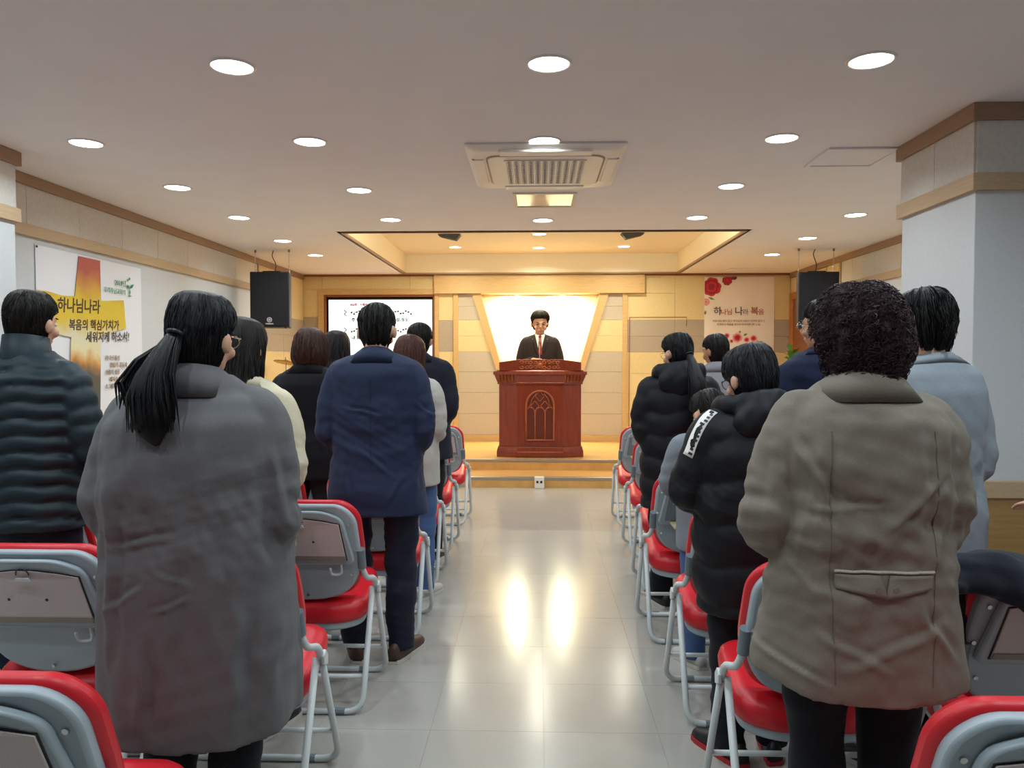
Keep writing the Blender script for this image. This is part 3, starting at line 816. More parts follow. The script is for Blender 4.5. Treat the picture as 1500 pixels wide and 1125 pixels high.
# ================================================================== DRUM CYMBAL, PLANT
cp = atY(419, 531, 9.85)
cy = thing('cymbal', 'brass drum cymbal tilted on its stand left of the stage', 'cymbal', (cp.x, cp.y, H2))
hz = cp.z - H2
prof = [(.005, .03), (.03, .03), (.045, .012), (.10, .008), (.158, 0), (.158, -.003), (.005, .004)]
rot = Matrix.Rotation(R(-12), 3, 'X') @ Matrix.Rotation(R(6), 3, 'Y')
cmb = MB().loft([[(r * math.cos(t), r * math.sin(t), z) for t in np.linspace(0, 2 * math.pi, 28, endpoint=False)] for r, z in prof])
cmb.xf(lambda p: np.array(rot @ Vector(p)) + np.array((0, 0, hz)))
cmb.obj('bronze_plate', 'gold', cy, smooth=True)
MB().tube([(0, 0, hz + .07), (0, 0, .35)], .009, 8).obj('stand_tube', 'chrome', cy)
MB().tube([(0, 0, hz + .03), (0, 0, hz + .055)], .013, 8).obj('wing_nut', 'chrome', cy)
for k in range(3):
    t = k * 2.1 + .4
    MB().tube([(0, 0, .45), (.25 * math.cos(t), .25 * math.sin(t), .012)], .008, 8).obj('leg', 'chrome', cy)
pp = atY(1159, 523, 10.9)
pt = thing('potted_plant', 'leafy green plant by the door, its top showing behind the navy sweater', 'plant', (pp.x, pp.y, H2))
ph = pp.z - H2
MB().loft([[(r * math.cos(t), r * math.sin(t), z) for t in np.linspace(0, 2 * math.pi, 20, endpoint=False)] for r, z in ((.11, 0), (.15, .3), (.16, .3), (.16, .33), (.14, .33), (.13, .28))]).obj('pot', 'white_plastic', pt, smooth=True)
MB().tube([(0, 0, .25), (.01, 0, ph * .6), (0, .0, ph)], [.018, .014, .008], 8).obj('stem', 'leaf', pt)
rr = random.Random(3)
for k in range(34):
    t = k * 2.4; z = lerp(.5, ph + .06, (k / 33) ** .8); L_ = .12 + .07 * rr.random(); el_ = R(20 + 50 * rr.random())
    dx, dy = math.cos(t), math.sin(t); w = .05
    b0 = np.array((0, 0, z)); tip = b0 + np.array((dx * math.cos(el_), dy * math.cos(el_), math.sin(el_) * .6)) * L_ * 1.3
    mid = (b0 + tip) / 2 + np.array((0, 0, .03)); sd = np.array((-dy, dx, 0)) * w
    MB().add([b0, mid + sd, tip, mid - sd, mid + (0, 0, -.008)], [(0, 1, 4), (1, 2, 4), (2, 3, 4), (3, 0, 4)]).obj('leaf', 'leaf', pt)

# ================================================================== CHAIRS
def chair_proto(kind):
    t = thing('folding_chair', 'x', 'chair', (0, 0, 0), 0, 'folding chairs in rows')
    # back: outline in (x, height along the back); the back leans rearward
    zb0, zt = .43, .86
    lean = lambda x, h, y: (x * .94, -.05 - (h - zb0) * .36 + y + .35 * x * x, zb0 + (h - zb0) * 1.05)
    def slab_(pts, y0, y1, crown=0.0, rows=None):
        mb = MB(); mb.prism(pts, 'y', y0, y1); mb.xf(lambda p: np.array(lean(p[0], p[2], p[1]))); return mb
    shell = rounded([(-.25, .60), (-.240, .795), (-.18, .85), (.18, .85), (.240, .795), (.25, .60), (.205, .475), (.08, zb0), (-.08, zb0), (-.20, .475)], [.1, .06, .1, .1, .06, .1, .08, .1, .1, .08])
    cush = rounded([(-.262, .60), (-.253, .805), (-.19, .862), (.19, .862), (.253, .805), (.262, .60), (.21, .46), (.08, .43), (-.08, .43), (-.21, .46)], [.1, .07, .1, .1, .07, .1, .08, .1, .1, .08])
    slab_(cush, .008, .062).obj('back_cushion', 'red', t, bevel=.018, auto=True)
    sh = slab_(shell, -.022, .02).obj('back_shell', 'shell', t, bevel=.010, auto=True)
    # raised housing for the writing tablet
    hs = rounded([(-.228, .61), (-.19, .795), (-.11, .828), (.11, .828), (.19, .795), (.228, .61), (.212, .595), (-.212, .595)], [.01, .03, .05, .05, .03, .01, .008, .008])
    slab_(hs, -.046, -.018).obj('tablet_housing', 'shell', t, bevel=.007, auto=True)
    tb = [(-.194, .618), (-.176, .772)] + [(lerp(-.176, .176, u), .772 + .024 * math.sin(math.pi * u)) for u in (.2, .4, .5, .6, .8)] + [(.176, .772), (.194, .618)]
    if kind == 'tablet':
        slab_([(x * 1.025, .692 + (z - .692) * 1.035) for x, z in tb], -.0475, -.044).obj('tablet_gap', 'dark', t)
        tbo = slab_(tb, -.0515, -.045).obj('writing_tablet', 'tablet', t, bevel=.0015)
        slab_([(-.194, .618), (-.192, .635), (.192, .635), (.194, .618)], -.0545, -.050).obj('tablet_edge', 'tablet_edge', tbo)
        for x in (-.07, .06): slab_([(x + .005 * math.cos(u), .70 + .005 * math.sin(u)) for u in np.linspace(0, 6.28, 9)[:-1]], -.053, -.051).obj('tablet_screw', 'dark', tbo)
        slab_([(-.028, .762), (.028, .762), (.022, .774), (-.022, .774)], -.060, -.050).obj('latch', 'tube', t, bevel=.002)
        MB().tube([lean(.022 * math.cos(u), .782 + .022 * math.sin(u), -.052) for u in np.linspace(0, math.pi, 11)], .0018, 5).obj('wire_loop', 'dark', t)
    elif kind == 'open':
        slab_(tb, -.0475, -.044).obj('tablet_recess', 'shell_dark', t)
        w = MB().box((-.155, -.30, .612), (.155, -.15, .624)).obj('writing_tablet', 'tray_board', t, bevel=.002)
        MB().tube([(-.15, -.15, .618), (.15, -.15, .618)], .006, 8).obj('tablet_hinge', 'dark', w)
    else:
        slab_(tb, -.0475, -.044).obj('tablet_recess', 'shell_dark', t)
    for x, z in ((-.215, .765), (.215, .765), (-.234, .655), (.234, .655), (-.205, .545), (.205, .545), (0, .455)):
        slab_([(x + .0065 * math.cos(u), z + .0065 * math.sin(u)) for u in np.linspace(0, 6.28, 9)[:-1]], -.0265, -.02).obj('screw', 'chrome', sh)
    if kind == 'tablet':
        MB().tube(arc_path([lean(.165, .595, -.03), lean(.165, .55, -.035), lean(.118, .55, -.035), lean(.118, .578, -.04)], .02), .0055, 8, round_caps=True).obj('bag_hook', 'tube', t, smooth=True)
    # seat: rising towards the front
    st = lambda p: np.array((p[0], p[1], p[2] + .375 + (p[1] + .06) * .22))
    so = rounded([(-.228, -.02), (-.215, .285), (.215, .285), (.228, -.02), (.13, -.075), (-.13, -.075)], [.08, .07, .07, .08, .1, .1], 6)
    pan = MB().prism(so, 'z', -.075, -.035); pan.xf(st); pan.obj('seat_pan', 'shell', t, bevel=.008, auto=True)
    so2 = [(x * 1.07, .105 + (y - .105) * 1.06) for x, y in so]
    rg = []
    for f_, z_ in ((.97, -.04), (1.0, -.025), (1.01, .0), (.985, .022), (.93, .036), (.80, .042), (.4, .036)):
        rg.append([(x * f_, .105 + (y - .105) * f_, z_) for x, y in so2])
    cs_ = MB().loft(rg); cs_.xf(st); cs_.obj('seat_cushion', 'red', t, smooth=True)
    # legs
    X, hz_ = .262, .475
    rear = arc_path([(-X, -.01, hz_), (-X, -.22, .013), (X, -.22, .013), (X, -.01, hz_)], .07, 6)
    front = arc_path([(-X - .018, .0, hz_ - .02), (-X - .018, .215, .013), (X + .018, .215, .013), (X + .018, .0, hz_ - .02)], .07, 6)
    MB().tube(rear, .0125, 8).obj('rear_leg_frame', 'tube', t, smooth=True)
    MB().tube(front, .0125, 8).obj('front_leg_frame', 'tube', t, smooth=True)
    yl = lambda y_end, z: y_end * (1 - z / hz_)
    MB().tube([(-X, yl(-.22, .135), .135), (X, yl(-.22, .135), .135)], .010, 8).obj('stretcher', 'tube', t, smooth=True)
    MB().tube([(-X - .02, yl(.215, .15), .15), (X + .02, yl(.215, .15), .15)], .010, 8).obj('stretcher', 'tube', t, smooth=True)
    for x in (-.17, .17):
        for yy in (-.22, .215): MB().tube([(x - .02, yy, .0145), (x + .02, yy, .0145)], .0145, 8).obj('foot_cap', 'shell_dark', t)
    for sx in (-1, 1):
        k = MB().tube([lean(sx * .25, .655, -.01), lean(sx * .25, .575, -.01)], .019, 10).obj('knuckle', 'shell_dark', t, auto=True)
        p0 = lean(sx * .25, .575, -.01)
        MB().tube(arc_path([p0, (sx * .25, p0[1] + .02, .528), (sx * .276, p0[1] + .05, .525), (sx * .276, 0, .47)], .03), .0125, 8, round_caps=True).obj('back_bracket', 'tube', t, smooth=True)
        MB().prism([(-.022, .455), (.022, .44), (.025, .475), (.0, .50), (-.025, .485)], 'x', sx * .28 - .006 + sx * .008, sx * .28 + .006 + sx * .008).obj('hinge_plate', 'tube', t, bevel=.003)
    return t
PROTO = {}
def chair(x, y, label, kind='tablet', rz=0, lite=False):
    if kind not in PROTO:
        t = chair_proto(kind); PROTO[kind] = t; t['label'] = label
    else: t = dup(PROTO[kind], label)
    t.location = (x, y, 0); t.rotation_euler = (0, 0, R(rz))
    return t
CH = 'red and grey folding chair '
chair(-1.075, 1.555, CH + 'cut by the bottom left corner, behind the grey coat')
chair(-1.0, 2.53, CH + 'right in front of the woman in the grey coat')
chair(-1.60, 2.55, CH + 'at the left edge, behind the dark green padded jacket')
chair(-.985, 3.34, CH + 'with its pinkish tablet and hook, behind the navy suit')
chair(-1.575, 3.36, CH + 'under the hand of the man in the padded jacket')
chair(-2.18, 3.36, CH + 'directly before the man in the padded jacket')
chair(-.885, 4.18, CH + 'right before the navy suited man, its seat beside his leg')
chair(-1.485, 4.18, CH + 'behind the bob haired woman in black')
chair(-.91, 5.12, CH + 'on the left aisle, third from the stage', 'plain')
chair(-1.51, 5.12, CH + 'beyond the bob haired woman, off the left aisle', 'plain')
chair(-.915, 6.0, CH + 'on the left aisle, second from the stage')
chair(-.90, 6.98, CH + 'on the left aisle, nearest to the stage')
chair(.935, 1.505, CH + 'cut by the bottom right corner, behind the beige jacket')
chair(.86, 2.42, CH + 'right in front of the woman in the beige jacket', 'plain')
chair(1.46, 2.34, CH + 'with the dark coat thrown over its back')
chair(.865, 3.28, CH + 'right before the boy in the long black coat', 'plain')
chair(1.48, 3.165, CH + 'in front of the grey sweater, a hand resting on it', 'plain')
chair(.85, 4.18, CH + 'with its cream writing tray folded down, on the right aisle', 'open')
chair(1.45, 4.18, CH + 'in front of the man in the navy sweater', 'plain')
chair(.93, 5.02, CH + 'on the right aisle, third from the stage', 'plain')
chair(.965, 5.95, CH + 'on the right aisle, second from the stage')
chair(.975, 6.95, CH + 'on the right aisle, nearest to the stage', 'open')
# ================================================================== PEOPLE
from mathutils.bvhtree import BVHTree
def bake(mb, name, voxel, smooth=3, disp=None, m=None):
    """one continuous surface from overlapping closed pieces"""
    me = mb.mesh(name + '_raw')
    o = bpy.data.objects.new('tmp', me); COL.objects.link(o)
    r = o.modifiers.new('r', 'REMESH'); r.mode = 'VOXEL'; r.voxel_size = voxel
    if smooth:
        s_ = o.modifiers.new('s', 'SMOOTH'); s_.factor = .5; s_.iterations = smooth
    dg = bpy.context.evaluated_depsgraph_get(); dg.update()
    out = bpy.data.meshes.new_from_object(o.evaluated_get(dg))
    bpy.data.objects.remove(o); bpy.data.meshes.remove(me)
    out.name = name
    if disp:
        n = len(out.vertices); co = np.empty(n * 3); no = np.empty(n * 3)
        out.vertices.foreach_get('co', co); out.vertex_normals.foreach_get('vector', no)
        co = co.reshape(-1, 3); no = no.reshape(-1, 3)
        co = co + no * disp(co, no)[:, None]
        out.vertices.foreach_set('co', co.ravel()); out.update()
    out.materials.clear()
    if m: out.materials.append(M[m])
    out.shade_smooth()
    return out

def wrinkles(seed, amp=.003, freq=28, aniso=(.5, .5, 1.0), n=6):
    g = np.random.default_rng(seed)
    K = []
    for i in range(n):
        d = g.normal(size=3) * np.array(aniso); d /= np.linalg.norm(d)
        w = g.normal(size=3) * 6
        K.append((d * freq * g.uniform(.6, 1.7), g.uniform(0, 6.28), w, g.uniform(0, 6.28), g.uniform(.5, 1), g.normal(size=3) * 5))
    def f(co, no):
        t = np.zeros(len(co))
        for k, p, w, q, a, e in K:
            v = np.sin(co @ k + p + 1.6 * np.sin(co @ w + q))
            env = .5 + .5 * np.sin(co @ e + q * 1.7)
            t += a * (np.abs(v) ** 3 * np.sign(v)) * env
        return amp * t / math.sqrt(n) * 3.2
    return f

def sample(path, vals, step):
    """resample a polyline with values along it, smoothed (Catmull-Rom)"""
    P = [np.asarray(p, float) for p in path]; V = [np.asarray(v, float) for v in vals]
    oP, oV, dist = [], [], []
    d0 = 0
    for i in range(len(P) - 1):
        p0, p1, p2, p3 = P[max(i - 1, 0)], P[i], P[i + 1], P[min(i + 2, len(P) - 1)]
        L_ = np.linalg.norm(p2 - p1); m = max(2, int(L_ / step))
        for k in range(m):
            t = k / m
            q = .5 * ((2 * p1) + (-p0 + p2) * t + (2 * p0 - 5 * p1 + 4 * p2 - p3) * t * t + (-p0 + 3 * p1 - 3 * p2 + p3) * t ** 3)
            oP.append(q); ts = t * t * (3 - 2 * t) * .5 + t * .5
            oV.append(V[i] * (1 - ts) + V[i + 1] * ts); dist.append(d0 + L_ * t)
        d0 += L_
    oP.append(P[-1]); oV.append(V[-1]); dist.append(d0)
    return oP, oV, dist

def hand(mb, W, d, palm, side, curl=.5, sc=1.0):
    """palm and five fingers; d: finger direction, palm: direction the palm faces, side: +1 right hand / -1 left hand"""
    W = np.asarray(W, float); d = np.asarray(d, float); d /= np.linalg.norm(d)
    p = np.asarray(palm, float); p = p - d * p.dot(d); p /= np.linalg.norm(p)
    l = np.cross(d, p) * side            # towards the thumb
    l = l / np.linalg.norm(l)
    mb.tube([W - d * .03, W + d * .02, W + d * .06 * sc, W + d * .095 * sc], [(.022, .028), (.020, .034), (.017, .042), (.013, .038)], 10, hint=p, round_caps=True)
    for k, (off, ln) in enumerate(((.030, .072), (.010, .080), (-.010, .074), (-.029, .058))):
        b = W + d * .09 * sc + l * off * sc
        c = curl * 1.05; pts = [b]; a = c * .55
        for q in range(3):
            pts.append(pts[-1] + (d * math.cos(a) + p * math.sin(a)) * ln * sc * (.42, .33, .25)[q]); a += c
        mb.tube(pts, [.0092 * sc, .0088 * sc, .0082 * sc, .0075 * sc], 7, hint=l, round_caps=True)
    b = W + d * .03 * sc + l * .033 * sc
    pts = [b, b + (l * .7 + d * .6 + p * .2) * .035 * sc, b + (l * .75 + d * 1.4 + p * .5) * .045 * sc]
    mb.tube(pts, [.013 * sc, .011 * sc, .009 * sc], 7, hint=p, round_caps=True)

def hair_rings(kind):
    """(z, half width, back, front) about the head centre for a head 0.23 m high"""
    if kind == 'short':
        return [(.128, .012, .03, .0), (.124, .04, .062, .035), (.108, .064, .086, .066), (.082, .080, .102, .086), (.052, .086, .108, .094), (.036, .087, .110, .060), (.012, .082, .110, .020), (-.014, .0775, .107, -.004), (-.042, .071, .100, -.022), (-.07, .060, .088, -.034), (-.09, .048, .073, -.042)]
    if kind == 'boy':
        return [(.130, .012, .02, .01), (.126, .045, .065, .045), (.11, .070, .092, .076), (.082, .086, .107, .098), (.05, .093, .113, .108), (.02, .094, .115, .104), (-.005, .091, .114, .04), (-.03, .087, .110, .005), (-.055, .080, .103, -.02), (-.075, .070, .094, -.03), (-.086, .06, .085, -.035)]
    if kind == 'bob':
        return [(.132, .012, .02, .01), (.127, .046, .066, .05), (.11, .074, .096, .08), (.08, .092, .114, .10), (.04, .102, .124, .10), (.0, .108, .130, .045), (-.04, .110, .130, .03), (-.075, .106, .124, .022), (-.10, .096, .112, .015), (-.118, .08, .095, .005)]
    if kind == 'long':
        return [(.130, .012, .02, .01), (.126, .045, .062, .05), (.11, .072, .092, .08), (.08, .088, .108, .098), (.04, .096, .114, .095), (.0, .100, .117, .03), (-.05, .103, .118, .012), (-.10, .105, .118, .0), (-.15, .108, .122, -.01), (-.20, .112, .132, -.022), (-.25, .112, .142, -.04), (-.29, .102, .146, -.07), (-.315, .085, .145, -.095)]
    if kind == 'tied':
        return [(.127, .012, .02, .01), (.123, .042, .062, .045), (.108, .066, .088, .074), (.08, .081, .103, .092), (.05, .087, .109, .096), (.03, .088, .112, .055), (.0, .081, .113, .022), (-.03, .075, .110, -.004), (-.055, .069, .102, -.02), (-.078, .060, .088, -.034), (-.095, .045, .072, -.04)]
    if kind == 'curly':
        return [(.150, .012, .02, .01), (.145, .055, .075, .05), (.125, .084, .100, .08), (.09, .104, .122, .10), (.045, .116, .132, .108), (.0, .118, .136, .05), (-.04, .112, .132, .03), (-.08, .099, .118, .01), (-.11, .086, .105, -.01), (-.135, .066, .084, -.03), (-.15, .05, .07, -.035)]
    if kind == 'pastor':
        return [(.146, .010, .0, .02), (.142, .036, .05, .045), (.13, .062, .075, .07), (.108, .086, .096, .09), (.08, .099, .107, .096), (.062, .102, .110, .06), (.036, .098, .110, .03), (.008, .088, .110, .008), (-.016, .082, .107, .004), (-.045, .073, .100, -.02), (-.075, .06, .086, -.03)]

HAIRS = {}
def hair_mat(col, gloss=.38):
    if col not in HAIRS:
        nm = 'hair_%d' % len(HAIRS)
        M[nm] = mat(nm, col, gloss, noise=40, var=.3, stretch=(6, 6, 1), bump=.25, bscale=160, spec=.22)
        HAIRS[col] = nm
    return HAIRS[col]

def build_hair(kind, hs, seed, m, strands=420, fluff=1.0, crown=None):
    g = np.random.default_rng(seed)
    raw = hair_rings(kind)
    P, V, _ = sample([(0, 0, r[0]) for r in raw], [r[1:] for r in raw], .008)
    n = 72; nr = len(P)
    S = np.zeros((nr, n, 3))
    ph = np.linspace(0, 2 * math.pi, n, endpoint=False)
    st = np.zeros(n)
    for k in range(1, 26): st += g.normal() * np.cos(k * ph + g.uniform(0, 6.28)) / k ** .35
    st *= .0014 * fluff
    for i in range(nr):
        a, b, f = V[i]
        c = np.cos(ph); x = a * np.sin(ph); y = np.where(c > 0, f * c, b * c)
        y = y + 0.0
        t = min(1, i / (nr * .25))
        rad = np.stack([np.sin(ph), c, np.zeros(n)], 1)
        S[i] = np.stack([x, y, np.full(n, P[i][2])], 1) + rad * (st * t)[:, None] * 1.6
    # keep the crescent closed: where front is behind the axis the ring still runs round
    if kind == 'curly':
        q = S.reshape(-1, 3); d = np.zeros(len(q))
        for k in range(40):
            w = g.normal(size=3); w = w / np.linalg.norm(w) * g.uniform(70, 170); d += np.sin(q @ w + g.uniform(0, 6.28))
        rad = q / (np.linalg.norm(q, axis=1)[:, None] + 1e-6)
        S = (q + rad * (np.clip(d, -7, 9) * .0007)[:, None]).reshape(nr, n, 3)
    mb = MB().loft([S[i] for i in range(nr)])
    def surf(u, v):
        i = min(nr - 1.001, max(0, u * (nr - 1))); i0 = int(i); t = i - i0
        j = (v / (2 * math.pi) * n) % n; j0 = int(j); w = j - j0
        A = S[i0, j0 % n] * (1 - w) + S[i0, (j0 + 1) % n] * w
        B = S[i0 + 1, j0 % n] * (1 - w) + S[i0 + 1, (j0 + 1) % n] * w
        return A * (1 - t) + B * t
    for k in range(strands):
        v = g.uniform(0, 2 * math.pi)
        fr = math.cos(v)
        umax = 1.0 if fr < .25 else .5
        if kind == 'curly':
            u0 = g.uniform(0, 1); p0 = surf(u0, v); r0 = p0 / (np.linalg.norm(p0) + 1e-6)
            if fr > .3 and u0 > .45: continue
            w = g.normal(size=3); w = w - r0 * w.dot(r0); w /= np.linalg.norm(w) + 1e-6; w2 = np.cross(r0, w)
            jit = g.uniform(-.001, .004); R_ = g.uniform(.006, .016); s0 = g.uniform(0, 6.28)
            pts = [p0 + r0 * (.0015 + .0045 * math.sin(t * 1.2) + jit) + w * R_ * math.cos(t + s0) + w2 * R_ * math.sin(t + s0) * .8 for t in np.linspace(0, 3.6, 6)]
            mb.tube(pts, [.0008, .0013, .0014, .0013, .001, .0005], 3)
            continue
        u0 = g.uniform(.02, .75) * umax; u1 = min(umax, u0 + g.uniform(.2, .5)); dv = g.normal() * .12
        lift = g.uniform(.0005, .003) * fluff
        pts = []
        for t in (0, .33, .66, 1):
            p = surf(lerp(u0, u1, t), v + dv * t); rr_ = np.array((p[0], p[1], max(p[2], 0) * .8)); rr_ = rr_ / (np.linalg.norm(rr_) + 1e-6)
            pts.append(p + rr_ * (lift * (.2 + 1.2 * t) - .001))
        mb.tube(pts, [.0008, .0022, .002, .0004], 4)
    mb.xf(lambda p: p * hs)
    return mb

def glasses(rot, c, hs, root, m='chrome'):
    mb = MB()
    for sx in (-1, 1):
        mb.tube([rot(np.array((sx * .034 + .024 * math.cos(t), .104 - .004 * abs(math.cos(t)), .004 + .018 * math.sin(t)))) for t in np.linspace(0, 2 * math.pi, 17)], .0015, 5)
        mb.tube([rot(np.array(p)) for p in ((sx * .058, .100, .008), (sx * .080, .07, .008), (sx * .083, -.005, .006), (sx * .082, -.02, -.006))], .0018, 5)
    mb.tube([rot(np.array((-.01, .104, .006))), rot(np.array((.01, .104, .006)))], .0015, 5)
    mb.obj('glasses', m, root, smooth=True)

SUIT_TORSO = [(.74, .228, .155, -.005), (.92, .215, .15, -.01), (1.08, .2, .132, -.01), (1.26, .21, .136, -.015), (1.36, .214, .132, -.02), (1.412, .205, .110, -.02), (1.444, .15, .088, -.02), (1.466, .09, .072, -.015), (1.475, .06, .06, -.01)]
DEF_TORSO = [(.76, .225, .15, -.005), (.92, .215, .15, -.01), (1.08, .198, .13, -.01), (1.26, .207, .135, -.015), (1.34, .208, .13, -.02), (1.398, .198, .112, -.02), (1.436, .148, .09, -.02), (1.464, .088, .072, -.015), (1.475, .06, .06, -.01)]
def person(label, px, y_top, Y, rz=0, ground=0.0, X=None, H=None, top='jacket', top_m='navy', torso=None, fat=1.0, sleeve=1.0, arms='front', elbow=None, wrist=None,
           quilt=0, qpitch=.06, wr=.003, wseed=1, hem_drape=0, hair='short', hair_col='14120f', hs=None, head_yaw=0, head_pitch=10, head_shift=(0, 0), skin='skin',
           legs_m='black_trousers', shoes='shoe_black', sole='sole_white', glass=None, strands=420, collar='suit', sleeves_to=1.0, extra=None, voxel=.008, fluff=1.0, group='congregation standing in the rows',
           stance=.095, hand_dir=None, name='person', body_s=None, pad=0, fold=.05, creases=(), sh_w=.182, neck_r=.053, bodyvox=.008):
    if X is None:
        p = atY(px, y_top, Y); X = p.x; H = p.z - ground
    s = body_s or H / 1.70; hs = hs or s ** .6
    root = thing(name, label, 'person', (X, Y, ground), R(rz), group)
    hc = np.array((head_shift[0], head_shift[1] + .012, H - (.128 if hair != 'curly' else .146) * hs))
    E = Euler((R(-head_pitch), 0, R(head_yaw)), 'XYZ').to_matrix()
    E = Matrix.Rotation(R(head_yaw), 3, 'Z') @ Matrix.Rotation(R(-head_pitch), 3, 'X')
    En = np.array(E)
    rot = lambda p: hc + En @ (np.asarray(p) * hs)
    # --- limbs
    zs = 1.385 * s
    if arms == 'front': el, wrr = (.222, -.03, 1.085), (.075, .205, 1.03)
    elif arms == 'clasp': el, wrr = (.228, -.045, 1.09), (.11, .17, .90)
    elif arms == 'chest': el, wrr = (.235, .05, 1.10), (.06, .25, 1.20)
    elif arms == 'down': el, wrr = (.245, -.04, 1.10), (.26, .03, .86)
    els = [np.array(((elbow or {}).get(sd, el)[0] * sd if sd not in (elbow or {}) else elbow[sd][0], (elbow or {}).get(sd, el)[1], (elbow or {}).get(sd, el)[2])) * s for sd in (-1, 1)]
    wrs = [np.array((wrist[sd][0] if wrist and sd in wrist else wrr[0] * sd, (wrist or {}).get(sd, wrr)[1], (wrist or {}).get(sd, wrr)[2])) * s for sd in (-1, 1)]
    shs = [np.array((sd * sh_w * fat, -.02, 1.352 + pad)) * s for sd in (-1, 1)]
    # --- body
    b = MB()
    b.ell(rot((0, -.005, .012)), (.075 * hs, .094 * hs, .103 * hs), 20, 14, En)
    b.ell(rot((0, .022, -.052)), (.056 * hs, .066 * hs, .062 * hs), 16, 10, En)
    b.ell(rot((0, .045, -.085)), (.034 * hs, .034 * hs, .026 * hs), 12, 8, En)
    b.tube([rot((0, .088, .012)), rot((0, .104, -.018)), rot((0, .098, -.032))], [.008 * hs, .014 * hs, .014 * hs], 8, round_caps=True)
    b.ell(rot((0, .086, -.062)), (.024 * hs, .010 * hs, .010 * hs), 10, 6, En)
    b.ell(rot((0, .082, .022)), (.05 * hs, .014 * hs, .012 * hs), 10, 6, En)
    for sd in (-1, 1):
        b.ell(rot((sd * .085, -.012, -.014)), (.012 * hs, .020 * hs, .031 * hs), 10, 8, En)
        b.ell(rot((sd * .045, .066, -.03)), (.022 * hs, .02 * hs, .02 * hs), 10, 6, En)
    b.tube([rot((0, -.018, -.03)), rot((0, -.02, -.085)), (0, -.022 * s, 1.45 * s), (0, -.02 * s, 1.38 * s)], [neck_r * s] * 2 + [(neck_r + .004) * s, .07 * s], 14)
    b.loft([[(a_ * s * fat * .84 * math.cos(t), y_ * s + d_ * s * .8 * math.sin(t), z_ * s) for t in np.linspace(0, 2 * math.pi, 20, endpoint=False)]
            for z_, a_, d_, y_ in ((.84, .15, .10, 0), (.95, .165, .11, 0), (1.08, .15, .10, 0), (1.26, .165, .105, 0), (1.36, .16, .09, 0), (1.42, .07, .06, -.02))])
    for i, sd in enumerate((-1, 1)):
        b.tube([shs[i] * (.8, 1, .985), shs[i], (shs[i] + els[i]) / 2, els[i], (els[i] + wrs[i]) / 2, wrs[i]], [.045 * s, .048 * s, .042 * s, .036 * s, .034 * s, .026 * s], 10, round_caps=True)
        dd = wrs[i] - els[i]
        if hand_dir and sd in hand_dir: d_, pn_, cu = hand_dir[sd]
        else: d_, pn_, cu = dd / np.linalg.norm(dd) + np.array((-sd * .3, 0, -.1)), np.array((-sd * .6, 0, -1.)), .7
        hand(b, wrs[i], d_, pn_, sd, cu, s ** .5)
        hx = sd * stance
        b.tube([(sd * .08 * s, 0, .9 * s), (hx * s, .0, .5 * s), (hx * s, -.01, .09 * s), (hx * s, .05 * s, .045 * s)], [.075 * s, .05 * s, .035 * s, .03 * s], 10, round_caps=True)
    link('body', bake(b, 'body', bodyvox, 2, None, skin), root)
    # --- face details
    for sd in (-1, 1):
        MB().ell(rot((sd * .032, .0835, .004)), (.013 * hs, .008 * hs, .0055 * hs), 10, 6, En).obj('eye', 'eye_white' if extra != 'pastor' else 'ink_brown', root, smooth=True)
        if extra != 'pastor': MB().ell(rot((sd * .032, .0895, .004)), (.0055 * hs, .004 * hs, .0052 * hs), 8, 6, En).obj('iris', 'ink_black', root, smooth=True)
        MB().tube([rot((sd * .015, .094, .024)), rot((sd * .032, .092, .030)), rot((sd * .052, .078, .025))], [.0028 * hs, .0036 * hs, .0016 * hs], 6, round_caps=True).obj('eyebrow', 'ink_black', root)
    MB().tube([rot((-.022, .088, -.062)), rot((0, .0975, -.060)), rot((.022, .088, -.062))], [.002, .0045, .002], 6, round_caps=True).obj('mouth', 'lip', root, smooth=True)
    # --- garment
    tr = torso or DEF_TORSO
    gm = MB()
    P, V, D = sample([(0, 0, t[0] * s) for t in tr], [(t[1] * s * fat, t[2] * s, t[3] * s) for t in tr], .011)
    n = 56; hb = tr[0][0] * s; ht = 1.0 * s
    gph = np.linspace(0, 2 * math.pi, n, endpoint=False)
    gr_ = np.random.default_rng(wseed); phs = gr_.uniform(0, 6.28, 4)
    rings = []
    for p, v, d in zip(P, V, D):
        c, sn = np.cos(gph), np.sin(gph); ex = 2 / 2.35
        x = np.sign(c) * np.abs(c) ** ex * v[0]; y = np.sign(sn) * np.abs(sn) ** ex * v[1] + v[2]
        mlt = np.ones(n)
        if quilt:
            wob = .012 * np.sin(3 * gph + phs[0]) + .006 * np.sin(7 * gph + phs[1])
            mlt += quilt * (np.abs(np.sin(math.pi * (p[2] + wob) / qpitch)) ** .55 - .75) / .14
        if hem_drape:
            t = max(0, 1 - (p[2] - hb) / max(ht - hb, .1))
            mlt += hem_drape * t ** 1.3 * (np.sin(5 * gph + phs[0]) + .7 * np.sin(8 * gph + phs[1]) + .4 * np.sin(13 * gph + phs[2]))
        zz_ = np.full(n, p[2])
        if hem_drape:
            t = max(0, 1 - (p[2] - hb) / .25)
            zz_ = zz_ + t * .045 * (np.abs(c) ** 2)
        rings.append(np.stack([x * mlt, v[2] + (y - v[2]) * mlt, zz_], 1))
    gm.loft(rings)
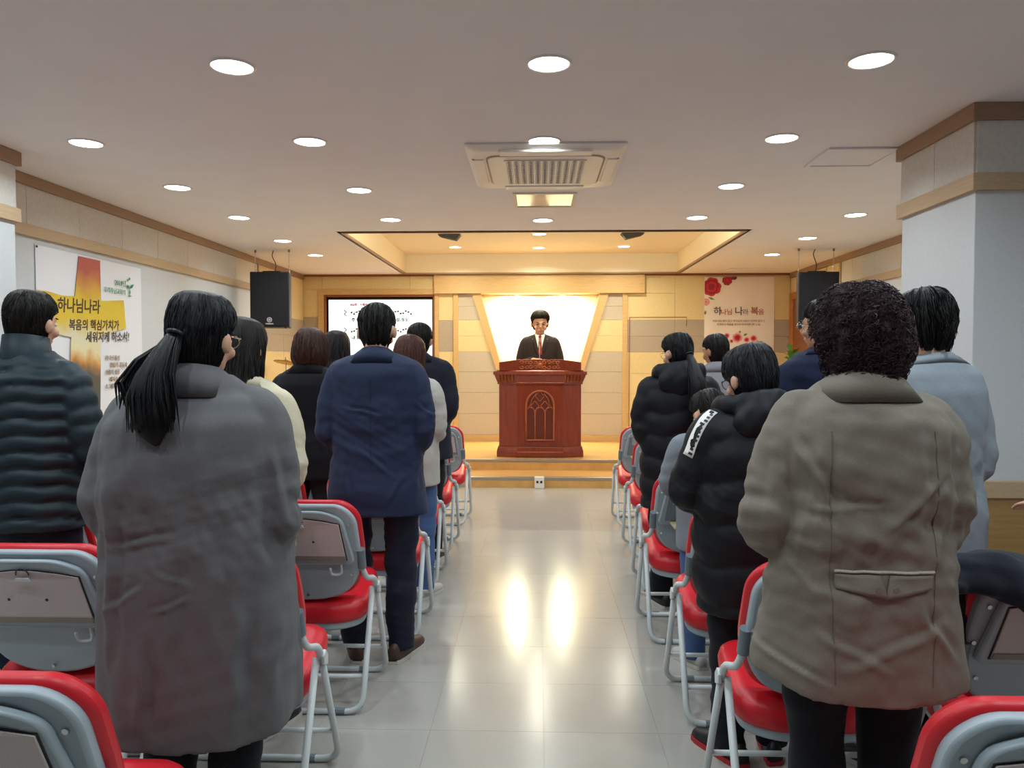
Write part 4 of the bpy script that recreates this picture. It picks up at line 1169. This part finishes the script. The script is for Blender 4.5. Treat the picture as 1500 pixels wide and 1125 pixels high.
    for i, sd in enumerate((-1, 1)):
        w_end = els[i] + (wrs[i] - els[i]) * sleeves_to
        path = [shs[i] * (.60, 1, 1.012), shs[i] * (.93, 1, 1.0), (shs[i] * .55 + els[i] * .45) + np.array((sd * .010, -.006, 0)), els[i], (els[i] + w_end) / 2, w_end]
        rr_ = [.055, .064, .061, .054, .048, .042]
        rr_ = [(q * s * sleeve,) for q in rr_]
        P2, V2, D2 = sample(path, rr_, .011)
        rad = []
        for v, d in zip(V2, D2):
            m_ = 1.0
            m_ += fold * math.sin(d * 95 + sd * .7) * math.exp(-((d - .36 * s) / .11) ** 2)
            if quilt: m_ += quilt * 1.1 * (abs(math.sin(math.pi * d / qpitch)) ** .55 - .75) / .14
            rad.append(v[0] * m_)
        gm.tube(P2, rad, 20, hint=(0, 1, 0))
    base = wrinkles(wseed, wr, 26)
    fine = wrinkles(wseed + 50, wr * .5, 60, (1, 1, 1))
    ez = np.mean([e_[2] for e_ in els])
    CL = []
    for (x0, y0, x1, y1, amp, wd) in creases:
        yb = Y - .14 * s
        CL.append((np.array(((x0 - 787) * yb / F - X, CAM_Z - (y0 - 527) * yb / F)), np.array(((x1 - 787) * yb / F - X, CAM_Z - (y1 - 527) * yb / F)), amp, wd))
    def disp(co, no):
        # more folds round the elbows and the small of the back, fewer over the shoulder blades
        k = .45 + .9 * np.exp(-((co[:, 2] - ez) / .14) ** 2)
        d = (base(co, no) + fine(co, no)) * k
        q = co[:, (0, 2)]
        for a, b_, amp, wd in CL:
            t = b_ - a; L_ = np.linalg.norm(t); t = t / L_; nn_ = np.array((-t[1], t[0]))
            u = (q - a) @ t; v = (q - a) @ nn_ + .25 * wd * np.sin(u * 40)
            env = np.clip(np.minimum(u + .02, L_ + .02 - u) / (.35 * L_ + .01), 0, 1) * (no[:, 1] < .25)
            d = d + env * amp * (np.exp(-(v / wd) ** 2) - .8 * np.exp(-((v - 1.5 * wd) / wd) ** 2))
        return d
    link(top, bake(gm, top, voxel, 2 if quilt else 3, disp if wr else None, top_m), root)
    # --- collar
    zc = 1.462 * s; cy0 = -.018 * s
    def ringc(r0, r1, z0, z1, tilt, m, nm, th=.008, rot_y=0):
        R_ = []
        for rr2, zq in ((r0, z0), (r1, z1), (r1 - th, z1 + .002), (r0 - th, z0)):
            R_.append([(rr2 * s * math.cos(t), cy0 + rr2 * 1.05 * s * math.sin(t), (zq - tilt * math.sin(t)) * s) for t in gph])
        return MB().loft(R_ + [R_[0]], False, False).obj(nm, m, root, smooth=True)
    if collar in ('suit', 'coat', 'round'):
        gme = [c for c in root.children if c.name.split('.')[0] == top][0].data
        bvh = BVHTree.FromPolygons([v.co for v in gme.vertices], [p.vertices for p in gme.polygons])
        zbk, zfr, r1, th, zt_b, zt_f = {'suit': (1.424, 1.405, .067, .007, 1.498, 1.468), 'coat': (1.408, 1.40, .071, .009, 1.498, 1.468), 'round': (1.448, 1.42, .069, .003, 1.482, 1.455)}[collar]
        lo_o, mid, top_o, top_i = [], [], [], []
        for t in gph:
            b_ = .5 - .5 * math.sin(t); z_ = lerp(zfr, zbk, b_) * s
            dv = Vector((math.cos(t), math.sin(t), 0)); h = bvh.ray_cast(Vector((0, cy0, z_)) + dv * .6, -dv)
            r_ = max(.078 * s, min(.135 * s, (h[0] - Vector((0, cy0, z_))).length if h[0] is not None else .1 * s)) + th
            zt2 = lerp(zt_f, zt_b, b_) * s
            lo_o.append((r_ * dv.x, cy0 + r_ * dv.y, z_)); rm = (r_ * .42 + r1 * s * .58) + .004
            mid.append((rm * dv.x, cy0 + rm * dv.y, z_ * .38 + zt2 * .62)); top_o.append((r1 * s * dv.x, cy0 + r1 * s * dv.y, zt2))
            top_i.append(((r1 * s - .012) * dv.x, cy0 + (r1 * s - .012) * dv.y, zt2 - .012))
        lo_i = [(x * .93, cy0 + (y - cy0) * .93, z + .004) for x, y, z in lo_o]
        MB().loft([lo_i, lo_o, mid, top_o, top_i], False, False).obj('neckband' if collar == 'round' else 'collar', top_m, root, smooth=True)
    elif collar == 'stand': ringc(.088, .076, 1.43, 1.522, .010, top_m, 'collar', .016)
    elif collar == 'hood':
        hd = MB()
        arc = [np.array((.135 * s * math.sin(t), cy0 - .005 * s - .115 * s * math.cos(t), (1.475 - .055 * (1 - math.cos(t)) * .5) * s)) for t in np.linspace(-2.5, 2.5, 15)]
        hd.tube(arc, [(.05 * s, .036 * s)] * 15, 14, hint=(0, 0, 1), round_caps=True)
        hd.ell((0, cy0 - .12 * s, 1.40 * s), (.145 * s, .06 * s, .10 * s), 18, 12)
        hd.ell((0, cy0 - .10 * s, 1.46 * s), (.115 * s, .065 * s, .05 * s), 18, 12)
        link('hood', bake(hd, 'hood', .009, 3, wrinkles(wseed + 9, .004, 40, (1, 1, 1)), top_m), root)
    # --- trousers
    t_ = MB()
    wz = max(.78, tr[0][0]) * s
    t_.loft([[(a_ * s * math.cos(q), d_ * s * math.sin(q) - .005, z_ * s) for q in np.linspace(0, 2 * math.pi, 24, endpoint=False)] for z_, a_, d_ in ((.76, .150, .105), (.84, .172, .118), (.93, .172, .118), (1.0, .15, .10))])
    for sd in (-1, 1):
        hx = sd * stance
        lp, lv, _ = sample([(sd * .085 * s, -.005, .86 * s), (hx * s, 0, .70 * s), (hx * s, .008 * s, .48 * s), (hx * s, -.012 * s, .25 * s), (hx * s, -.01 * s, .055 * s)], [(.092 * s,), (.088 * s,), (.075 * s,), (.071 * s,), (.067 * s,)], .03)
        t_.tube(lp, [v[0] for v in lv], 18)
    link('trousers', bake(t_, 'trousers', .011, 3, wrinkles(wseed + 3, .004, 30, (.4, .4, 1)), legs_m), root)
    # --- shoes
    for sd in (-1, 1):
        hx = sd * stance * s; fs = s * 1.0
        R_ = []
        for y_, w_, h_ in ((-.085, .022, .05), (-.075, .032, .075), (-.03, .037, .085), (.03, .039, .08), (.09, .044, .055), (.14, .044, .045), (.175, .034, .038), (.19, .018, .028)):
            R_.append([(hx + sd * .32 * y_ * fs + fs * w_ * math.cos(q), fs * y_ - .01, .016 + fs * h_ * max(0, math.sin(q)) ** .8) for q in np.linspace(0, math.pi, 13)])
        sh = MB().loft(R_).obj('shoe', shoes, root, smooth=True)
        o_ = [(R_[k][0][0], R_[k][0][1]) for k in range(len(R_))]; o2_ = [(R_[k][-1][0], R_[k][-1][1]) for k in range(len(R_))]
        out = [(x_ + .003, y_) for x_, y_ in o_] + [(x_ - .003, y_) for x_, y_ in o2_[::-1]]
        MB().prism(out, 'z', .001, .02).obj('sole', sole, sh)
    # --- hair
    hm = hair_mat(hair_col)
    hb_ = build_hair(hair, hs, wseed + 77, hm, strands, fluff)
    ho = hb_.xf(lambda p: hc + En @ p).obj('hair', hm, root, smooth=True)
    if glass: glasses(rot, hc, hs, root, glass)
    return dict(root=root, rot=rot, hc=hc, hs=hs, s=s, shs=shs, els=els, wrs=wrs, hm=hm, hair=ho, En=En, torso=tr, fat=fat, H=H)

def ponytail(P, start, pts, r0, seed, n=130, tie=True):
    """locks gathered at start (head coordinates) hanging through pts (person coordinates)"""
    g = np.random.default_rng(seed); root = P['root']
    s0 = P['rot'](start); path = [s0] + [np.asarray(p, float) for p in pts]
    mb = MB()
    base, rv, _ = sample(path, [(r,) for r in r0], .02)
    mb.tube(base, [(r[0] * .6, r[0]) for r in rv], 16, hint=(0, 1, 0))
    for k in range(n):
        a, q = g.uniform(0, 6.28), math.sqrt(g.uniform(.3, 1)); L_ = int(len(base) * g.uniform(.7, 1.0)); sw = g.normal() * .018
        pt = []
        for i in range(0, L_, 3):
            t = i / len(base); r = max(rv[i][0] * 1.06, .03 if t > .5 else 0)
            pt.append(base[i] + np.array((math.cos(a + t) * r * q + sw * t * t, math.sin(a + t) * r * .66 * q, -.035 * g.uniform(.6, 1) * t if i > L_ - 4 else 0)))
        if len(pt) < 3: continue
        mb.tube(pt, [.0018] + [.0032] * (len(pt) - 2) + [.0006], 4)
    mb.obj('ponytail', P['hm'], root, smooth=True)
    if tie:
        c = P['rot'](np.asarray(start) + np.array((0, -.004, -.004)))
        u = np.asarray(path[1]) - s0; u = u / np.linalg.norm(u); a1 = np.cross(u, (1, 0, 0)); a1 /= np.linalg.norm(a1); a2 = np.cross(u, a1)
        MB().tube([c + (a1 * .7 * math.cos(t) + a2 * math.sin(t)) * r0[0] * 1.12 for t in np.linspace(0, 2 * math.pi, 17)], .006, 7).obj('hair_tie', 'black', root, smooth=True)

for k, c, r in (('navy_suit', '1f2a45', .75), ('black_trousers', '11131a', .85), ('navy_trousers', '161b2b', .8), ('grey_coat', '676668', .8), ('cream_jacket', 'd3c9ad', .8), ('black_jacket', '0e1016', .9),
                ('light_grey_jacket', 'b9b5ad', .85), ('charcoal_suit', '1e2230', .8), ('black_padded', '0f1117', .62), ('grey_jacket', '9a9ba2', .8), ('grey_sweat', '7f868d', .9), ('black_coat', '0f1218', .6),
                ('navy_sweater', '141d36', .9), ('beige_jacket', '7f776b', .7), ('grey_sweater', '8d969e', .95), ('green_padded', '1c2c33', .5), ('brown_suit', '2d2423', .75), ('denim', '46608c', .85), ('tan_knit', 'a58a76', .9)):
    M[k] = mat(k, c, r, noise=220, var=.08, bump=.10, bscale=420, sheen=.04 if r > .7 else 0, spec=.3)
M['shoe_black'] = mat('shoe_black', '1a1a1c', .45); M['shoe_brown'] = mat('shoe_brown', '4a3128', .5); M['shoe_white'] = mat('shoe_white', 'b9b7b2', .6)
M['sole_white'] = mat('sole_white', 'c9c5bb', .6); M['sole_black'] = mat('sole_black', '222222', .7); M['sole_red'] = mat('sole_red', 'b0242c', .6)
M['shirt'] = mat('shirt_white', 'f2efe9', .8); M['tie_red'] = mat('tie_red', '8e2530', .6, noise=90, var=.4)

# ---- left block
Pm = person('man in dark green quilted padded jacket at the left edge, hand on a chair', 42, 425, 2.95, hair='short', hair_col='17140f', top_m='green_padded', quilt=.024, qpitch=.062, wr=.0015, wseed=2, strands=900, fluff=1.2,
       torso=[(.80, .215, .16, -.01), (.86, .222, .165, -.01), (1.0, .22, .16, -.01), (1.2, .228, .158, -.015), (1.34, .22, .14, -.02), (1.395, .2, .115, -.02), (1.435, .14, .09, -.02), (1.47, .09, .075, -.015)],
       sleeve=1.12, collar='stand', legs_m='navy_trousers', head_yaw=-2, head_pitch=4, wrist={1: (.20, .20, .93)}, elbow={1: (.245, -.02, 1.10)}, hand_dir={1: ((-.15, 1, -.25), (0, -.2, -1), .35)}, rz=-3)
P = person('woman with a low ponytail in a long loose grey coat', 290, 427, 2.10, hair='tied', hair_col='0f0f12', top='coat', top_m='grey_coat', wr=.0045, wseed=5, fat=1.06, sleeve=1.16, sh_w=.178, creases=[(155,805,265,785,.007,.008),(145,900,208,862,.007,.008),(228,895,278,876,.006,.006),(205,940,203,1090,.012,.018),(345,860,335,1085,.013,.02),(395,880,385,1050,.01,.014),(160,690,146,1000,.012,.016),(250,760,240,1080,.007,.025),(385,650,412,790,.010,.012),(360,690,375,860,.008,.016),(300,700,310,980,.006,.03),(232,838,275,855,.005,.006)],
       torso=[(.455, .262, .175, -.01), (.6, .265, .18, -.015), (.8, .258, .178, -.02), (1.0, .248, .172, -.025), (1.2, .243, .165, -.03), (1.32, .228, .15, -.035), (1.385, .19, .12, -.03), (1.425, .14, .095, -.025), (1.462, .09, .075, -.015)],
       hem_drape=.03, collar='coat', head_yaw=-8, head_pitch=6, glass='chrome', strands=700, elbow={-1: (-.235, -.05, 1.07), 1: (.24, -.05, 1.07)}, wrist={1: (.15, .20, 1.02), -1: (-.15, .2, 1.02)}, fluff=.8, hs=1.02)
s_ = P['s']
ponytail(P, (0, -.112, .004), [(-.035, -.155, 1.49 * s_), (-.045, -.175, 1.43 * s_), (-.035, -.195, 1.345 * s_), (-.02, -.20, 1.285 * s_)], [.017, .040, .054, .050, .006], 4, 260)
mb = MB(); g_ = np.random.default_rng(6)
for k in range(26):
    j = g_.normal(size=3) * .006
    a0 = P['rot'](np.array((-.05, -.085, -.03)) + j)
    mb.tube([a0, np.array((-.105, -.12, 1.50 * s_)) + j, np.array((-.135, -.14, 1.44 * s_)) + j * 1.5, np.array((-.115 + g_.normal() * .012, -.165, 1.385 * s_)) + j], [.0025, .0045, .004, .0008], 5)
mb.obj('loose_locks', P['hm'], P['root'], smooth=True)
person('long haired woman in a cream jacket, half hidden by the grey coat', 352, 466, 2.95, hair='long', hair_col='1b1512', top_m='cream_jacket', wseed=8, fat=.95, collar='suit', legs_m='black_trousers', strands=520, rz=0, head_yaw=-10)
person('woman with a brown bob in a black jacket', 453, 481, 4.7, hair='bob', hair_col='3a241b', top_m='black_jacket', wseed=9, fat=.96, collar='suit', strands=500, voxel=.01, bodyvox=.01)
person('woman with long dark hair in a cream top, seen between bob and navy suit', 492, 485, 5.55, hair='long', hair_col='1d1617', top_m='cream_jacket', wseed=10, fat=.92, collar='suit', strands=300, voxel=.011, bodyvox=.011)
Psuit = person('man in a navy blue suit and brown shoes by the aisle', 552, 445, 3.74, hair='short', hair_col='14130f', top_m='navy_suit', pad=.016, wseed=12, wr=.003, fat=1.0, creases=[(498,597,560,610,.006,.008),(605,590,632,612,.005,.007),(520,655,575,700,.005,.01),(590,700,560,745,.005,.012),(495,640,508,735,.006,.012),(610,640,605,740,.006,.012)],
       torso=[(.71, .243, .165, -.01), (.80, .232, .165, -.012), (.92, .222, .155, -.012), (1.07, .212, .14, -.012), (1.24, .218, .142, -.018), (1.36, .217, .135, -.02), (1.412, .207, .113, -.02), (1.444, .155, .09, -.02), (1.462, .09, .075, -.015)],
       collar='suit', arms='clasp', legs_m='navy_trousers', shoes='shoe_brown', sole='sole_white', stance=.11, glass='chrome', strands=800, fluff=1.5, head_pitch=14, rz=0, hs=1.02)
MB().tube([(0, -.170, .74), (0, -.164, .97)], .0018, 5).obj('jacket_vent', 'black', Psuit['root'])
person('woman with long auburn hair, light grey jacket and blue jeans', 599, 491, 4.7, hair='long', hair_col='4a2a20', top_m='light_grey_jacket', wseed=14, fat=.92, elbow={1: (.195, -.03, 1.085)}, collar='round', legs_m='denim', shoes='shoe_white', strands=420, voxel=.01, bodyvox=.01, rz=-6,
       torso=[(.74, .215, .155, -.005), (.9, .215, .155, -.01), (1.08, .205, .14, -.01), (1.26, .207, .135, -.015), (1.34, .205, .13, -.02), (1.395, .190, .112, -.02), (1.43, .14, .09, -.02), (1.462, .085, .072, -.015)])
person('dark haired man in a charcoal suit at the aisle behind the auburn hair', 614, 473, 5.56, hair='short', hair_col='15130f', top_m='charcoal_suit', pad=.016, torso=SUIT_TORSO, wseed=16, collar='suit', arms='clasp', shoes='shoe_brown', strands=320, voxel=.011, bodyvox=.011, fat=1.05)

# ---- right block
P = person('woman in a hooded black padded coat with a long ponytail', 994, 487, 4.6, hair='tied', hair_col='121114', top='padded_coat', top_m='black_padded', quilt=.014, qpitch=.13, wr=.003, wseed=20, fat=1.02, sleeve=1.2,
       torso=[(.62, .22, .16, -.01), (.8, .228, .165, -.01), (1.0, .228, .165, -.015), (1.2, .225, .16, -.02), (1.33, .215, .145, -.025), (1.395, .19, .12, -.025), (1.43, .14, .095, -.02), (1.465, .09, .078, -.015)],
       collar='hood', glass='chrome', head_yaw=24, strands=400, voxel=.01, bodyvox=.01, legs_m='black_trousers')
s_ = P['s']
ponytail(P, (0, -.112, -.02), [(.06, -.19, 1.46 * s_), (.075, -.235, 1.36 * s_), (.085, -.225, 1.22 * s_), (.09, -.20, 1.10 * s_)], [.017, .034, .044, .040, .006], 9, 150)
person('man with short hair in a light grey jacket by the rose banner', 1049, 489, 5.55, hair='short', hair_col='1a1613', top_m='grey_jacket', wseed=22, collar='suit', head_yaw=30, strands=320, voxel=.011, bodyvox=.011, skin='skin_tan')
person('small child in a grey sweatshirt before the boy in black', 1041, 571, 3.70, hair='short', hair_col='16130f', top='sweatshirt', top_m='grey_sweat', wseed=24, fat=1.12, sleeve=1.15, arms='chest', collar='round', legs_m='denim', shoes='shoe_white', hs=.95, head_yaw=12, head_pitch=22, strands=450, fluff=1.6, rz=8,
       torso=[(.72, .18, .14, 0), (.85, .185, .145, 0), (1.0, .185, .14, -.005), (1.2, .19, .138, -.01), (1.32, .188, .13, -.015), (1.385, .17, .11, -.015), (1.43, .12, .085, -.015), (1.465, .08, .07, -.01)])
Pb = person('boy in a long black padded coat with a white shoulder stripe', 1103, 505, 2.84, hair='boy', hair_col='131216', top='padded_coat', top_m='black_coat', quilt=.014, qpitch=.15, wr=.004, wseed=26, fat=1.05, sleeve=1.36, sh_w=.176,
       torso=[(.62, .20, .165, -.005), (.66, .215, .175, -.005), (.8, .23, .18, -.01), (1.0, .235, .18, -.015), (1.2, .235, .172, -.02), (1.33, .225, .155, -.025), (1.395, .195, .125, -.025), (1.43, .14, .095, -.02), (1.465, .09, .078, -.015)],
       collar='hood', glass='black', head_yaw=12, head_pitch=16, strands=650, hs=.99, elbow={-1: (-.26, .03, 1.10)}, arms='front', rz=10, shoes='shoe_black', sole='sole_red')
person('tall man in a navy sweater and glasses, turned towards the aisle', 1209, 437, 3.73, hair='short', hair_col='14120f', top='sweater', top_m='navy_sweater', wseed=28, collar='round', head_yaw=38, head_pitch=2, glass='chrome', strands=420, rz=8, fat=1.02, voxel=.009)
Pr = person('woman with curly reddish dark hair in a beige jacket at the right', 1259, 421, 1.99, hair='curly', hair_col='301b20', top='jacket', top_m='beige_jacket', wseed=31, wr=.0055, fat=1.03, sleeve=1.15, sh_w=.172, creases=[(1165,640,1215,745,.008,.01),(1180,742,1290,738,.006,.007),(1372,690,1285,772,.008,.010),(1195,925,1290,975,.007,.01),(1335,890,1392,965,.008,.012),(1225,975,1385,905,.006,.012),(1140,790,1185,860,.006,.01),(1120,960,1210,1000,.006,.008),(1120,640,1110,740,.007,.012),(1375,620,1385,720,.007,.012),(1260,850,1230,930,.005,.02),(1200,650,1200,800,.006,.012),(1340,640,1330,790,.006,.012)],
       torso=[(.66, .262, .175, -.01), (.69, .262, .178, -.01), (.8, .245, .172, -.015), (.98, .222, .155, -.02), (1.1, .216, .15, -.025), (1.24, .216, .15, -.03), (1.34, .207, .14, -.03), (1.39, .185, .115, -.03), (1.425, .138, .092, -.02), (1.462, .088, .075, -.015)],
       hem_drape=.022, collar='coat', legs_m='black_trousers', strands=3200, head_yaw=12, head_pitch=6, elbow={-1: (-.235, -.03, 1.07), 1: (.222, -.02, 1.08)}, hs=.95)
person('man in a plain grey sweater beside the right pillar', 1357, 423, 2.74, hair='short', hair_col='131313', top='sweater', top_m='grey_sweater', wseed=34, collar='round', rz=20, sh_w=.165, elbow={1: (.195, -.04, 1.08)}, head_yaw=-26, head_pitch=10, strands=1100, fluff=3.0, fat=1.0, sleeve=1.0, hs=1.06, neck_r=.056)
Ph = person('person outside the frame at the right, hand resting on a chair back', 0, 0, 2.60, X=2.03, H=1.68, hair='bob', hair_col='191514', top_m='tan_knit', wseed=36, wrist={-1: (-.13, .29, .945)}, elbow={-1: (-.27, .03, 1.06)}, hand_dir={-1: ((-.35, 1, -.1), (0, -.1, -1), .3)}, voxel=.011, bodyvox=.009, strands=200, rz=0)

# details: belt, seams and trim on the beige jacket's back (offset from the back surface by sampling the garment)
def back_hits(P, top, pts, off=.002):
    ob = [c for c in P['root'].children if c.name.split('.')[0] == top][0]
    bv = BVHTree.FromPolygons([v.co for v in ob.data.vertices], [p.vertices for p in ob.data.polygons])
    out = []
    for x, z in pts:
        h = bv.ray_cast(Vector((x, -1, z)), Vector((0, 1, 0)))
        y = h[0].y if h[0] is not None else -.15
        out.append(np.array((x, y - off, z)))
    return out
M['seam'] = mat('seam_thread', '6a6358', .8); M['braid'] = mat('braid_trim', 'b8b2a6', .7, noise=500, var=.4)
zb2 = 1.47 - (808 - 527) / 558
MB().tube(back_hits(Pr, 'jacket', [(x, zb2 + .002) for x in np.linspace(-.112, .118, 24)], .001), .0042, 6).obj('braid', 'braid', Pr['root'])
def patch(P, top, outline_rows, m, nm, off=.003):
    rings = [back_hits(P, top, row, off) for row in outline_rows]
    n = len(rings[0]); V = np.concatenate(rings); Fc = []
    for k in range(len(rings) - 1):
        for i in range(n - 1): Fc.append((k * n + i, k * n + i + 1, (k + 1) * n + i + 1, (k + 1) * n + i))
    o = MB().add(V, Fc).obj(nm, m, P['root'], smooth=True)
    so_ = o.modifiers.new('solid', 'SOLIDIFY'); so_.thickness = .003; so_.offset = 0
    return o
for sd in (-1, 1):
    rows = []
    for t in np.linspace(0, 1, 6):
        x0, x1 = sd * .112, sd * (.012 - .016 * t) if t < .8 else sd * .0
        rows.append([(lerp(x0, x1, u), lerp(zb2 - .004, zb2 - .036 - .022 * u, t)) for u in np.linspace(0, 1, 9)])
    patch(Pr, 'jacket', rows, 'beige_jacket', 'back_tab', .005)
    c = back_hits(Pr, 'jacket', [(sd * .02 + .002, zb2 - .036)], .009)[0]
    MB().tube([c, c + np.array((0, .006, 0))], .008, 12).obj('button', 'beige_jacket', Pr['root'], smooth=False)
    zz_ = np.linspace(.70, 1.30, 30)
    MB().tube(back_hits(Pr, 'jacket', [(sd * (.112 + .012 * math.sin((z - .7) * 4)), z) for z in zz_], .0002), .0014, 5).obj('back_seam', 'seam', Pr['root'])
# white lettered tape over the boy's left shoulder
ob = [c for c in Pb['root'].children if c.name.startswith('padded_coat')][0]
bv = BVHTree.FromPolygons([v.co for v in ob.data.vertices], [p.vertices for p in ob.data.polygons])
sh0, el0 = Vector(Pb['shs'][0]), Vector(Pb['els'][0])
ctr = [sh0.lerp(el0, t) for t in np.linspace(-.25, .60, 13)]
dirs = Vector((-.62, -.55, .55)).normalized()
rowL, rowR = [], []
tang = (el0 - sh0).normalized(); lat = tang.cross(dirs).normalized()
for i, c in enumerate(ctr):
    for lst, o_ in ((rowL, -.021), (rowR, .021)):
        q = c + lat * o_; h = bv.ray_cast(q + dirs * .5, -dirs)
        hit = h[0] if h[0] is not None else q + dirs * .09
        lst.append(np.array(hit + dirs * .003))
n_ = len(rowL)
tp = MB().add(rowL + rowR, [(i, i + 1, n_ + i + 1, n_ + i) for i in range(n_ - 1)]).obj('shoulder_tape', 'shirt', Pb['root'], smooth=True)
tp.modifiers.new('solid', 'SOLIDIFY').thickness = .002
rk = random.Random(4)
for i in range(1, n_ - 1):
    A, B, C_, D_ = rowL[i], rowL[i + 1], rowR[i], rowR[i + 1]
    a0 = rk.uniform(.05, .2); a1 = a0 + rk.uniform(.3, .5)
    q = [lerp(A, C_, a0), lerp(A, C_, a1), lerp(lerp(A, C_, a1), lerp(B, D_, a1), .55), lerp(lerp(A, C_, a0), lerp(B, D_, a0), .55)]
    MB().add([p + np.array(dirs) * .0022 for p in q], [(0, 1, 2, 3)]).obj('tape_mark', 'black', tp)
MB().tube(back_hits(Psuit, 'jacket', [(0.0, z) for z in np.linspace(.95, 1.38, 20)], .0002), .0012, 4).obj('back_seam', 'navy_trousers', Psuit['root'])

# ---- the preacher
Pp = person('preacher in dark suit, white shirt and red tie behind the pulpit', 791, 456, 10.26, rz=180, ground=H2, hair='pastor', hair_col='1b1310', top_m='brown_suit', pad=.02, torso=SUIT_TORSO, wseed=40, wr=.002, collar='suit', skin='skin', body_s=1.062, hs=1.26, head_pitch=14, head_yaw=4,
       arms='front', elbow={-1: (-.25, .0, 1.08), 1: (.25, .0, 1.08)}, wrist={-1: (-.15, .16, 1.12), 1: (.08, .18, 1.155)}, hand_dir={1: ((-1, .15, 0), (0, .1, -1), .5), -1: ((.9, .3, -.05), (0, 0, -1), .5)}, bodyvox=.006, glass='chrome', group='x', extra='pastor', strands=500, fat=1.04, legs_m='black_trousers', neck_r=.058)
del Pp['root']['group']
ob = [c for c in Pp['root'].children if c.name.split('.')[0] == 'jacket'][0]
bv = BVHTree.FromPolygons([v.co for v in ob.data.vertices], [p.vertices for p in ob.data.polygons])
def fy(x, z):
    h = bv.ray_cast(Vector((x, 1, z)), Vector((0, -1, 0))); return h[0].y if h[0] is not None else .08
s_ = Pp['s']
def chest(nm, m, wfn, z0, z1, off, th=.004):
    V, Fc, n = [], [], 7
    zs_ = np.linspace(z0, z1, 14)
    for z in zs_:
        l, r = wfn(z)
        for u in np.linspace(0, 1, n):
            x = lerp(l, r, u); V.append((x, fy(x, z) + off, z))
    for k in range(13):
        for i in range(n - 1): Fc.append((k * n + i, k * n + i + 1, (k + 1) * n + i + 1, (k + 1) * n + i))
    o = MB().add(V, Fc).obj(nm, m, Pp['root'], smooth=True); q = o.modifiers.new('solid', 'SOLIDIFY'); q.thickness = th; q.offset = 0
zt_, zv = 1.462 * s_, 1.20 * s_
chest('shirt', 'shirt', lambda z: (-.066 * (z - zv) / (zt_ - zv), .066 * (z - zv) / (zt_ - zv)), zv, zt_, .004)
chest('necktie', 'tie_red', lambda z: (-(.030 - .016 * (z - zv) / (zt_ - zv)), .030 - .016 * (z - zv) / (zt_ - zv)), zv + .01, zt_ - .03, .009)
MB().ell((0, fy(0, zt_ - .03) + .012, zt_ - .02), (.022, .012, .02), 10, 6).obj('tie_knot', 'tie_red', Pp['root'], smooth=True)
for sd in (-1, 1):
    chest('lapel', 'brown_suit', lambda z, sd=sd: tuple(sorted((sd * .066 * (z - zv) / (zt_ - zv), sd * (.066 * (z - zv) / (zt_ - zv) + .05 * min(1, 4 * (z - zv) / (zt_ - zv)) * min(1, 2.2 * (zt_ - z) / (zt_ - zv) + .35))))), zv, zt_ - .01, .006, .006)
    MB().add([(sd * .004, fy(0, zt_ - .03) + .016, zt_ - .008), (sd * .06, fy(sd * .05, zt_ - .02) + .012, zt_ + .012), (sd * .052, fy(sd * .05, zt_ - .05) + .012, zt_ - .05)], [(0, 1, 2)]).obj('shirt_collar', 'shirt', Pp['root']).modifiers.new('solid', 'SOLIDIFY').thickness = .004
ccol = [c for c in Pp['root'].children if c.name.startswith('collar')]
for c in ccol: c.data.materials.clear(); c.data.materials.append(M['shirt']); c.name = 'shirt_neckband'

# ---- dark coat thrown over a chair back
M['dark_wool'] = mat('dark_wool', '141a26', .95, noise=200, var=.15, bump=.2, bscale=300, sheen=.1)
cl = MB()
ox, oy = 1.46, 2.34
def hem_z(x): return float(np.interp(x, [-.36, -.26, -.16, -.05, .06, .16, .25, .34], [.875, .85, .80, .74, .68, .655, .69, .74]))
grid = []
for x in np.linspace(-.36, .36, 50):
    yt = -.205 + .3 * x * x; k = 1 - .5 * max(0, (abs(x) - .2) / .16)
    dr = .022 * math.sin(x * 38 + 1) + .014 * math.sin(x * 71)
    f0 = lerp(.84, .62, k); hz_ = hem_z(x); zt_c = .915 - .03 * (1 - k) + .012 * math.sin(x * 23)
    prof = [(yt + .12 * k + dr, f0), (yt + .10 * k + dr, .80), (yt + .065 * k, .885), (yt + .02, zt_c), (yt - .045 * k, zt_c - .006), (yt - .085 * k - .3 * dr, .865), (yt - .088 * k - dr * .7, lerp(.86, hz_, .5)), (yt - .078 * k - dr, hz_)]
    pp_, _, _ = sample([(x, a_, b_) for a_, b_ in prof], [(0,)] * len(prof), .015)
    idx = np.linspace(0, len(pp_) - 1, 40).astype(int); grid.append([pp_[q] for q in idx])
G = np.array(grid)
Nn = np.cross(np.gradient(G, axis=0), np.gradient(G, axis=1)); Nn /= np.linalg.norm(Nn, axis=2)[:, :, None] + 1e-9
th_ = .014
outer, inner = G + Nn * th_, G - Nn * th_
cl.loft([np.concatenate([outer[q], inner[q][::-1]]) for q in range(50)])
cl.tube([(-.14, -.30, .845), (-.05, -.315, .79), (.05, -.31, .735), (.13, -.30, .69), (.17, -.295, .675)], [(.03, .045), (.035, .06), (.032, .058), (.028, .05), (.02, .035)], 14, hint=(0, 1, 0), round_caps=True)
cl.tube([(-.30, -.19, .885), (-.12, -.27, .885), (.08, -.29, .87), (.25, -.27, .86)], [(.02, .02), (.02, .035), (.02, .04), (.015, .03)], 12, hint=(0, 1, 0), round_caps=True)
coat = link('draped_coat', bake(cl, 'draped_coat', .008, 3, wrinkles(61, .010, 34, (1, 1, 1), 8), 'dark_wool'))
coat.location = (ox, oy, 0)
tag(coat, 'dark navy coat thrown over a chair back at the right edge', 'coat')
